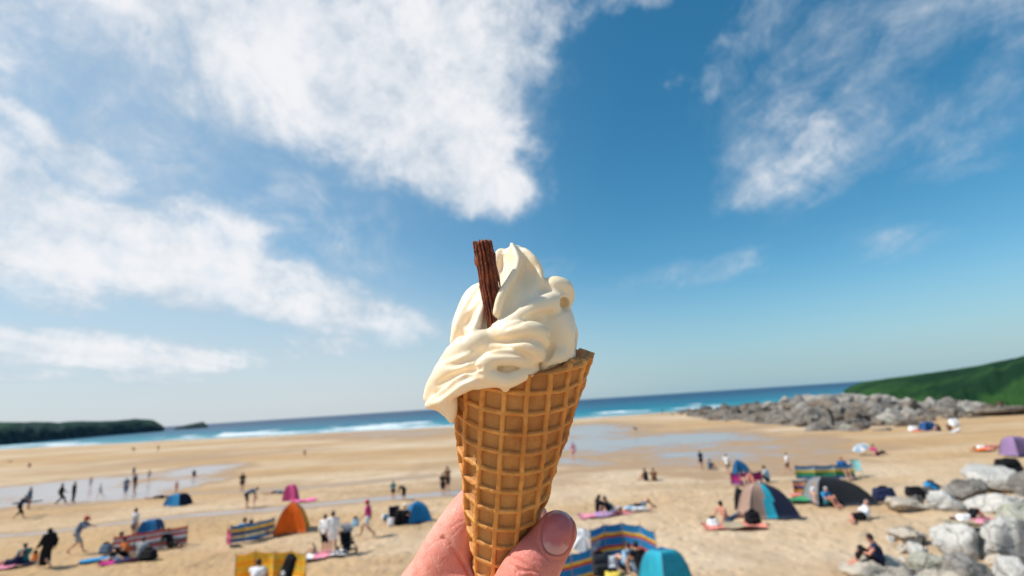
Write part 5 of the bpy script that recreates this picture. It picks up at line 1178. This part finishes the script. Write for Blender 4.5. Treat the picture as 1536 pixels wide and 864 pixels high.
def parasol(px, py, r, h, c, label, tilt=(0, 0), loc=None, shut=1.0):
    p = ground_hit(px, py) if loc is None else Vector(loc); o = thing('parasol', p, 0, label, 'parasol', 'parasols'); o.rotation_euler = (tilt[0], tilt[1], 0); tube('pole', (0, 0, -.2), (0, 0, h), .018, mat('chair_frame', (0.45, 0.45, 0.47), 0.4, 0.1), o)
    for i in range(8):
        a0, a1 = 2 * math.pi * i / 8, 2 * math.pi * (i + 1) / 8
        P_ = np.array([[(math.cos(a) * r * t * shut, math.sin(a) * r * t * shut, h - .38 * r * t * t - (.0 if k in (0, 4) else .03 * t)) for t in np.linspace(.02, 1, 8)] for k, a in enumerate(np.linspace(a0, a1, 5))]); cloth_grid('canopy_panel', P_, fabric(c if isinstance(c, str) else c[i % len(c)]), o)
    return o
def ball(px, py, r, cols, label):
    p = ground_hit(px, py); o = thing('beach_ball', (p.x, p.y, p.z + r), 0, label, 'ball')
    for i in range(6):
        a0 = math.pi / 3 * i; P_ = np.array([[(r * math.cos(a) * math.sin(t), r * math.sin(a) * math.sin(t), r * math.cos(t)) for t in np.linspace(.02, math.pi - .02, 13)] for a in np.linspace(a0, a0 + math.pi / 3, 6)]); cloth_grid('gore', P_[:, ::-1], cloth(cols[i % len(cols)]), o, None, .004)

# ------------------------------------------------------------------ everything on the sand, placed from the photo
def mm(x, y, n): return n * px_scale(ground_hit(x, y))
def tent(x, y, wpx, hpx, d, face, panels, label, **k):
    w = mm(x, y, wpx); popup_tent(x, y, w, d * w, mm(x, y, hpx), face, panels, label, **k)
# --- tents
tent(438, 797, 46, 43, .85, 14, ['orangered', 'amber', 'amber', 'amber'], 'orange pop-up tent with its front shade painted red-orange beside the blue striped windbreak', vent=(1, 'lightgrey'), bulge=.11)  # front panel gets a deeper cloth colour to carry its shade
tent(436, 751, 20, 23, .8, 0, ['hotpink', 'hotpink', 'hotpink', 'hotpink'], 'small bright pink pop-up tent behind the orange tent', bulge=.2)
tent(627, 781, 36, 28, .9, 25, ['skyblue', 'tentblue', 'tentblue', 'skyblue'], 'blue pop-up tent beside the seated pair with dark chairs', bulge=.15)  # sunny left and shaded right sides are put into the panel colours
tent(267, 757, 30, 15, .8, -15, ['skyblue', 'navy', 'tentblue', 'skyblue'], 'low blue and navy tent alone by the tide pool', bulge=.25)
tent(226, 797, 28, 15, .9, 10, ['tentblue', 'blue', 'blue', 'tentblue'], 'blue dome tent behind the red striped windbreak', bulge=.28)
tent(999, 882, 64, 52, .9, 33, ['cyan', 'tentblue', 'tentblue', 'cyan'], 'turquoise dome tent with its shaded side painted blue in front of the curved windbreak', bulge=.24)  # panel colours hold the sunlit side (cyan) and the shaded side (blue)
tent(1114, 713, 24, 23, .8, 0, ['tentblue', 'tentblue', 'tentblue', 'tentblue'], 'pointed blue tent behind the purple windbreak', bulge=.12, apex=(-.25, 0))
tent(1152, 772, 72, 47, .85, -6, [('u', [(.40, 'beige'), (.62, 'cyan'), (1, 'navy')]), 'navy', 'navy', 'beige'], 'beige, light blue and navy pop-up tent behind the sunbathing man', bulge=.15, apex=(-.25, 0))
tent(1258, 752, 82, 36, .8, -8, ['charcoal', 'charcoal', 'charcoal', 'grey'], 'large charcoal grey pop-up tent beside the green striped windbreak', bulge=.16, apex=(-.6, 0))
tent(1527, 682, 34, 26, .8, 10, ['lilac', 'purple', 'lilac', 'lilac'], 'lilac pop-up tent at the edge of the rocks', bulge=.22)
tent(1393, 646, 20, 13, .8, 0, ['blue', 'tentblue', 'blue', 'blue'], 'small blue shelter at the foot of the reef', bulge=.22)
tent(1118, 764, 26, 33, .6, 20, ['black', None, 'black', 'black'], 'narrow black shelter propped against the beige tent', bulge=.1, apex=(-.35, 0))
# --- windbreaks
BY = ['mint', 'cream', 'skyblue', 'stripeyellow', 'blue', 'cream', 'skyblue']
windbreak([(344, 816), (366, 813), (389, 808), (411, 802)], mm(380, 810, 25), ['skyblue', 'cream', 'blue', 'stripeyellow', 'skyblue'], 'blue and yellow striped windbreak running up to the orange tent')
windbreak([(340, 815), (345, 820)], mm(345, 815, 22), ['magenta', 'hotpink', 'magenta'], 'short magenta windbreak end beside the blue and yellow one')
windbreak([(168, 836), (200, 830), (240, 823), (280, 817)], mm(230, 822, 27), ['lightgrey', 'stripered', 'grey', 'white', 'stripered', 'lightgrey', 'stripered'], 'red, white and grey striped windbreak behind the seated family')
SB = ['skyblue', 'stripeyellow', 'stripered', 'skyblue', 'blue', 'stripeyellow', 'stripered', 'skyblue', 'skyblue']
windbreak([(889, 846), (910, 836), (937, 833), (965, 838), (988, 852)], mm(937, 835, 46), ['skyblue', 'skyblue', 'stripeyellow', 'stripered', 'skyblue', 'skyblue', 'skyblue', 'stripered', 'stripeyellow', 'skyblue', 'skyblue', 'skyblue'], 'bright blue windbreak with yellow and red stripes curving round two people')
windbreak([(832, 888), (860, 882), (891, 872)], mm(860, 875, 46), ['skyblue', 'stripered', 'stripeyellow', 'skyblue', 'skyblue', 'skyblue', 'stripered', 'stripeyellow', 'skyblue', 'skyblue', 'skyblue'], 'short blue windbreak with yellow stripes next to the curved one')
windbreak([(1097, 727), (1112, 728), (1130, 727), (1144, 724)], mm(1120, 725, 17), ['purple', 'magenta', 'purple'], 'purple windbreak in front of the pointed blue tent')
windbreak([(1195, 719), (1224, 719), (1254, 718), (1283, 717)], mm(1240, 718, 20), ['blue', 'stripegreen', 'stripegreen', 'stripeyellow', 'lightblue', 'tentblue'], 'green, yellow and blue striped windbreak behind the charcoal tent')
windbreak([(1192, 742), (1210, 742), (1228, 741)], mm(1210, 742, 21), ['slate', 'amber', 'navy', 'lilac', 'amber', 'skyblue'], 'short windbreak with orange and navy stripes in front of the green one')
windbreak([(352, 873), (381, 866), (410, 868), (436, 866), (458, 872)], mm(405, 868, 37), ['yellow', 'amber', 'yellow', 'stripeyellow', 'yellow', 'amber', 'yellow', 'stripeyellow', 'yellow'], 'yellow and orange striped windbreak behind the person in a white shirt and the backpack')
# --- people: left side of the beach
P_ = person
P_(12, 850, 'side', 100, 'person in navy reclining on a pink towel', top='navy', bottom='black', hair='brown', sleeve=1.6)
P_(36, 846, 'sit', 60, 'person with dark hair sitting by the pink towel', top='teal', bottom='navy', hair='black')
P_(68, 853, 'walk', 85, 'person with long dark hair in a long black robe carrying something orange', top='black', bottom='black', hair='black', robe=True, sleeve=1.8, long_hair=True, hgt=1.7)
P_(112, 831, 'carry', -75, 'man in a red cap and grey shorts leaning forward as he walks', top='slate', bottom='grey', hair='brown', hat='red', hgt=1.8, sleeve=1.3, leg=.9)
P_(27, 779, 'carry', -80, 'person in dark clothes walking with a board at the edge of the pool', top='navy', bottom='black', hair='black', sleeve=1.8, leg=1.5)
P_(42, 764, 'stand', -70, 'person in slate standing beside the board at the pool', top='slate', bottom='slate', hair='black', sleeve=1.8)
P_(90, 757, 'walk', -60, 'person in a black wetsuit walking through the shallow pool', top='black', bottom='black', hair='black', sleeve=1.8, leg=1.8)
P_(109, 754, 'stand', -30, 'person in a black wetsuit standing upright in the shallow pool', top='black', bottom='black', hair='brown', sleeve=1.8, leg=1.8)
P_(188, 744, 'stand', 30, 'slim person in grey standing in the pool beside a taller one', top='slate', bottom='slate', hair='black', hgt=1.6, leg=1.3)
P_(201, 741, 'stand', -20, 'taller person in black top with bare legs in the pool', top='black', bottom='khaki', hair='black', hgt=1.8, leg=.5)
P_(200, 716, 'stand', 0, 'small figure in dark clothes on the far side of the pool', top='slate', bottom='navy', hair='brown', hgt=1.3)
P_(223, 722, 'walk', 60, 'bare-chested child wading at the far side of the pool', top=None, bottom='lightblue', hair='fair', hgt=1.3)
P_(135, 732, 'stand', 20, 'pale bare-chested child in the middle of the pool', top=None, bottom='lightgrey', hair='fair', hgt=1.2, sk=2)
P_(149, 746, 'walk', -50, 'child in a pale top wading in the pool', top='lightgrey', bottom='lightblue', hair='fair', hgt=1.2, sk=2)
P_(236, 748, 'lie', 100, 'person in black lying on wet sand beside the low blue tent', top='black', bottom='black', hair='black')
P_(291, 716, 'kneel', 40, 'person in black kneeling on the far sand', top='black', bottom='black', hair='brown', hgt=1.5)
P_(264, 740, 'stand', 0, 'bare-skinned child standing behind the low blue tent', top=None, bottom='orange', hair='fair', hgt=1.1)
P_(200, 814, 'stand', 150, 'person with dark hair and a pale grey shirt standing behind the red windbreak', top='lightgrey', bottom='navy', hair='black', hgt=1.72)
P_(184, 826, 'sit', 120, 'person in a red top sitting inside the red windbreak', top='red', bottom='lightgrey', hair='black', sk=1)
P_(188, 836, 'sit', 150, 'person in an orange top sitting inside the red windbreak', top='orange', bottom='black', hair='black', leg=1.7)
P_(211, 838, 'sit', 10, 'person in a grey shirt sitting facing the sea by the red windbreak', top='grey', bottom='black', hair='black', leg=1.7, bulk=1.15)
P_(232, 820, 'sit', 170, 'person in a green top sitting against the red windbreak', top='green', bottom='black', hair='brown', hgt=1.5)
P_(256, 821, 'lean', -115, 'person all in black leaning back against the red windbreak', top='black', bottom='black', hair='black', sleeve=1.8, leg=1.8)
P_(170, 842, 'lie', 80, 'child lying beside the blue bodyboard', top='slate', bottom='black', hair='brown', hgt=1.2)
# --- people: middle
P_(363, 738, 'stand', 20, 'person in black standing on the wet sand beyond the orange tent', top='black', bottom='black', hair='black', hgt=1.6)
P_(370, 762, 'bend', -50, 'person in a slate top stooping towards a small child', top='slate', bottom='black', hair='brown', leg=.9)
P_(381, 763, 'stand', 120, 'small bare-skinned child beside the stooping person', top=None, bottom='pink', hair='fair', hgt=.95)
P_(413, 741, 'lie', 95, 'person in dark clothes lying by the stream near the pink tent', top='slate', bottom='black', hair='brown')
P_(365, 809, 'sit', 15, 'person in a blue top sitting behind the blue and yellow windbreak', top='skyblue', bottom='navy', hair='black', hgt=1.95)
P_(384, 806, 'lean', -70, 'tanned person leaning back behind the blue and yellow windbreak', top='brown', bottom='navy', hair='brown', sk=1)
P_(384, 884, 'sit', 0, 'person with dark hair and white shirt sitting in front of the yellow windbreak', top='white', bottom='lightgrey', hair='black', bulk=1.15, hgt=1.85)
P_(487, 833, 'stand', -12, 'man in a white shirt and black shorts, the shorter of two', top='white', bottom='black', hair='black', hgt=1.66, sleeve=1.3, leg=.75)
P_(499, 834, 'stand', 12, 'man in a long white shirt, the taller of two', top='white', bottom='white', hair='black', hgt=1.80, sleeve=1.4, leg=.55)
P_(472, 833, 'sit', 100, 'small child in khaki sitting on the white towel', top='khaki', bottom='khaki', hair='fair', hgt=1.0)
P_(552, 806, 'walk', 95, 'woman in a red hat and grey skirt striding across the sand', top='magenta', bottom='lightgrey', hair='brown', hat='red', hgt=1.70, leg=.55, sk=1)
P_(590, 750, 'stand', 10, 'child in a teal top beside one bent over in black', top='teal', bottom='black', hair='brown', hgt=1.25)
P_(606, 750, 'bend', 160, 'child in black bending over towards the sand', top='black', bottom='black', hair='black', hgt=1.35, sleeve=1.6, leg=1.4)
P_(597, 787, 'sit', 10, 'person in black sitting facing the sea beside the blue tent', top='black', bottom='black', hair='black', bulk=1.15, sleeve=1.6, hgt=1.8)
P_(606, 786, 'sit', -20, 'person in a white sunhat sitting beside the blue tent', top='black', bottom='navy', hair='fair', hat='white', hgt=1.85)
P_(665, 743, 'stand', 0, 'person in black standing beside a slimmer one beyond the blue tent', top='black', bottom='black', hair='black', hgt=1.5, leg=.9)
P_(672, 737, 'stand', -30, 'slim brown-clad person standing beside one in black beyond the blue tent', top='brown', bottom='black', hair='black', hgt=1.75, leg=.9)
P_(457, 686, 'stand', 0, 'tiny far figure in brown on the golden sand', top='brown', bottom='brown', hair='brown', hgt=1.2)
P_(861, 690, 'walk', 20, 'sunburnt person in pink wading in the grey pool', top='pink', bottom='pink', hair='brown', hgt=1.75, sk=3, leg=.4)
P_(955, 650, 'bend', 80, 'dark-clothed person far out in the grey pool', top='navy', bottom='black', hair='black', hgt=1.5)
# --- people: right
P_(970, 721, 'sit', 40, 'person in black sitting on open sand beside one in brown', top='black', bottom='black', hair='black', hgt=1.6)
P_(981, 721, 'sit', -20, 'person in brown sitting on open sand beside one in black', top='brown', bottom='brown', hair='brown', hgt=1.6)
P_(898, 770, 'sit', -60, 'person in black with long dark hair sitting on the pink towel', top='black', bottom='black', hair='black', long_hair=True, sleeve=1.6, leg=1.6)
P_(916, 771, 'lean', -80, 'person in a black top and pale trousers leaning back on the pink towel', top='black', bottom='lightgrey', hair='black', leg=1.7)
P_(928, 770, 'side', -100, 'person in a teal top lying between the others on the pink towel', top='teal', bottom='black', hair='brown')
P_(952, 767, 'lie', -100, 'person in pale blue lying beside the pink towel', top='lightblue', bottom='lightgrey', hair='black', leg=1.6)
P_(963, 762, 'lieknee', -80, 'person in black lying with knees up at the end of the group', top='black', bottom='slate', hair='black')
P_(938, 852, 'lean', 30, 'bare-armed woman in pale blue shorts sitting inside the curved windbreak', top='lightblue', bottom='navy', hair='brown', sk=2, hgt=1.75)
P_(960, 860, 'sit', 12, 'man with black hair and a black vest sitting inside the curved windbreak', top='black', bottom='slate', hair='black', sk=1, sleeve=.15, hgt=1.9)
P_(1053, 704, 'stand', 20, 'person in a navy top standing on sand near the grey pool', top='navy', bottom='navy', hair='brown', hgt=1.42, leg=.5)
P_(1065, 704, 'sit', -60, 'person in denim blue sitting beside the one standing in navy', top='denim', bottom='slate', hair='brown', hgt=1.5)
P_(1093, 713, 'stand', -20, 'person in a white T-shirt standing behind the purple windbreak', top='white', bottom='khaki', hair='brown', hgt=1.45)
P_(1118, 727, 'sit', 170, 'person in blue sitting in front of the purple windbreak', top='skyblue', bottom='lightblue', hair='brown', hgt=1.7)
P_(1132, 728, 'lean', -150, 'person in coral pink leaning back in front of the purple windbreak', top='coral', bottom='black', hair='brown', sk=2)
P_(1152, 722, 'sit', 60, 'person in a pale top and black trousers sitting beside the purple windbreak', top='lightblue', bottom='black', hair='brown', leg=1.7, hgt=1.9)
P_(1184, 711, 'walk', 70, 'person in a white T-shirt and brown shorts walking by the green windbreak', top='white', bottom='brown', hair='black', hgt=1.4, leg=.7)
P_(1268, 716, 'chair', 170, 'ginger-haired person sitting up behind the green windbreak', top='blue', bottom='navy', hair='ginger', sk=1, hgt=1.9)
P_(1092, 784, 'lean', -70, 'bare-chested man with dark hair leaning back on an orange towel', top=None, bottom='slate', hair='black', sk=3, hgt=1.9, leg=.9)
P_(1228, 752, 'sit', 150, 'person in a grey T-shirt sitting in the mouth of the charcoal tent', top='lightgrey', bottom='teal', hair='fair', hgt=1.85)
P_(1240, 758, 'sit', -160, 'person in patterned blue sitting in front of the charcoal tent', top='skyblue', bottom='teal', hair='grey', hgt=1.7, sk=3)
P_(1296, 780, 'side', 125, 'grey-haired man in a white shirt and black shorts propped on one elbow', top='white', bottom='black', hair='grey', hgt=1.85, sleeve=1.3, leg=.9, sk=3)
P_(1322, 850, 'sit', 62, 'bare-shouldered person with dark hair sitting on the flat slab', top='navy', bottom='black', hair='black', sk=3, sleeve=0, leg=1.6, hgt=1.8, lift=.33, loc=tuple(ground_hit(1324, 868)))
P_(1455, 781, 'lieknee', -88, 'sunbather in a white shirt and black shorts lying with knees up by the rocks', top='white', bottom='black', hair='brown', hgt=1.75, leg=.9, sk=2)
P_(1408, 738, 'side', -60, 'person in navy lying on one side behind the pale boulders', top='navy', bottom='navy', hair='brown', sk=3, leg=1.4)
P_(1432, 735, 'lie', -95, 'person in white lying behind the pale boulders', top='white', bottom='grey', hair='fair')
P_(1316, 683, 'lean', -80, 'person in dark clothes reclining beside the pale parasol', top='magenta', bottom='black', hair='brown', leg=1.6)
P_(1410, 647, 'sit', 30, 'person in black sitting beside the small blue shelter', top='black', bottom='black', hair='black', hgt=1.7)
P_(1425, 646, 'lean', -40, 'person in brown leaning back at the foot of the reef', top='brown', bottom='black', hair='brown', sk=1)
P_(1476, 673, 'lie', -95, 'person with an orange hat lying on sand near the lilac tent', top='white', bottom='coral', hair='ginger', sk=3)
P_(1490, 671, 'lie', -80, 'bare-chested person lying behind the one with the orange hat', top=None, bottom='coral', hair='brown', sk=3)
P_(994, 621, 'stand', 0, 'tiny dark figure at the seaward end of the reef', top='black', bottom='black', hair='black', hgt=1.8)
P_(201, 678, 'bend', 90, 'dark-clothed figure stooping near the waterline', top='black', bottom='black', hair='black', hgt=1.7, bulk=1.2)
P_(237, 677, 'stand', 0, 'tiny brown-clad figure near the waterline', top='brown', bottom='brown', hair='brown', hgt=1.6)
P_(44, 701, 'kneel', 60, 'crouching brown-clad figure far out on the sand', top='brown', bottom='brown', hair='brown', hgt=1.6)
P_(14, 693, 'lie', 90, 'figure lying far out on the pale sand', top='brown', bottom='khaki', hair='brown', hgt=1.7)
# --- towels, mats
towel(12, 851, 1.9, .9, 12, ['pink', 'pink', 'navy'], 'pink towel under the person in navy')
towel(484, 834, 2.2, 1.1, 10, ['white', 'pink', 'white'], 'white and pink towel at the feet of the two men in white')
towel(456, 752, 1.6, .9, 5, ['hotpink', 'hotpink'], 'bright pink towel beside the pink tent')
towel(905, 773, 2.6, 1.0, 5, ['pink', 'lilac', 'pink'], 'pink and lilac towel under the dark-haired group')
towel(1100, 790, 2.6, 1.1, -6, ['coral', 'khaki', 'coral'], 'orange towel under the bare-chested man')
towel(1206, 750, 1.7, .8, -4, ['stripegreen', 'green'], 'green towel beside the coral bodyboard')
towel(1476, 675, 2.0, .9, 5, ['orangered', 'coral'], 'orange-red towel near the lilac tent')
towel(1380, 647, 1.6, .9, 0, ['orangered', 'orange'], 'orange towel beside the small blue shelter')
towel(183, 843, 1.7, .8, 12, ['magenta', 'navy', 'black'], 'dark magenta blanket under the seated family')
towel(1457, 784, 2.1, .9, -4, ['khaki', 'pink'], 'beige towel under the sunbather by the rocks')
# --- boards, bags, chairs and the rest
board(147, 842, 1.35, .62, 25, 'skyblue', 'bright blue bodyboard in front of the seated family')
board(33, 766, 2.0, .55, 5, 'black', 'dark surfboard carried across the pool', name='surfboard', cat='surfboard', loc=tuple(ground_hit(40, 775) + Vector((0, 0, .95))))
board(1208, 744, 1.5, .62, -5, 'coral', 'coral pink bodyboard beside the short orange-striped windbreak', rim_c='pink')
board(1432, 648, 1.9, .55, 12, 'lightgrey', 'pale grey surfboard at the foot of the reef', name='surfboard', cat='surfboard', tilt=-.25)
bag(424, 876, .50, .34, .95, -12, 'black', 'big black backpack with a round white badge against the yellow windbreak', patch='white', name='backpack', cat='backpack', tilt=(-.12, .30))
bag(586, 789, .35, .25, .4, 0, 'white', 'white bag in front of the person in black')
bag(158, 831, .6, .4, .42, 10, 'slate', 'slate blue bag behind the bodyboard')
bag(222, 840, .8, .45, .42, 0, 'black', 'big black holdall in front of the red windbreak', name='holdall')
bag(1328, 752, 1.15, .55, .62, -5, 'navy', 'navy blue bag beside the low sand-dusted rock')
bag(1398, 740, .62, .40, .55, 0, 'skyblue', 'patterned blue bag between the pale boulders')
bag(1372, 744, .9, .45, .45, 0, 'black', 'black bag lying behind the pale boulders', straps=False)
bag(1516, 716, 1.7, .8, 1.0, 12, 'black', 'black bag slumped on the broad pale boulder')
bag(1070, 791, .50, .36, .34, 0, 'white', 'white bag by the head of the orange towel')
bag(1130, 786, .75, .45, .5, 10, 'black', 'black bag in front of the beige tent')
bag(915, 858, .62, .48, .50, 0, 'lightgrey', 'pale grey bag inside the curved windbreak')
bag(900, 860, .75, .5, .60, 10, 'charcoal', 'charcoal rucksack inside the curved windbreak', name='rucksack')
bag(921, 880, .60, .45, .42, 0, 'stripeyellow', 'yellow bag in front of the grey bag')
bag(1370, 647, 1.0, .6, .6, 0, 'white', 'white bag at the foot of the reef')
bag(1432, 640, 1.2, .7, .9, 0, 'white', 'white bundle on the rocks above the pale surfboard')
bag(53, 838, .26, .16, .28, 0, 'orange', 'small orange bag carried by the person in the black robe', loc=tuple(ground_hit(60, 852) + Vector((-.25, -.05, .35))))
bag(537, 793, .36, .22, .34, 0, 'lightblue', 'light blue bag held by the striding woman', loc=tuple(ground_hit(541, 806) + Vector((-.25, .0, .50))))
pushchair(521, 830, 40)
deck_chair(1287, 714, 150, 'mint', 'folding chair with pale green cloth behind the green windbreak')
deck_chair(592, 785, 10, 'navy', 'dark folding chair beside the blue tent')
parasol(1297, 682, .62, .95, ['lightblue', 'white'], 'pale blue and white parasol tilted over the reclining person', tilt=(.2, -.5))
parasol(874, 836, .62, 1.05, ['white', 'lightgrey'], 'small white and grey parasol tilted between the two blue windbreaks', tilt=(.5, .1))
ball(578, 782, .2, ['white', 'slate', 'lightblue'], 'small pale ball on the sand by the striding woman')
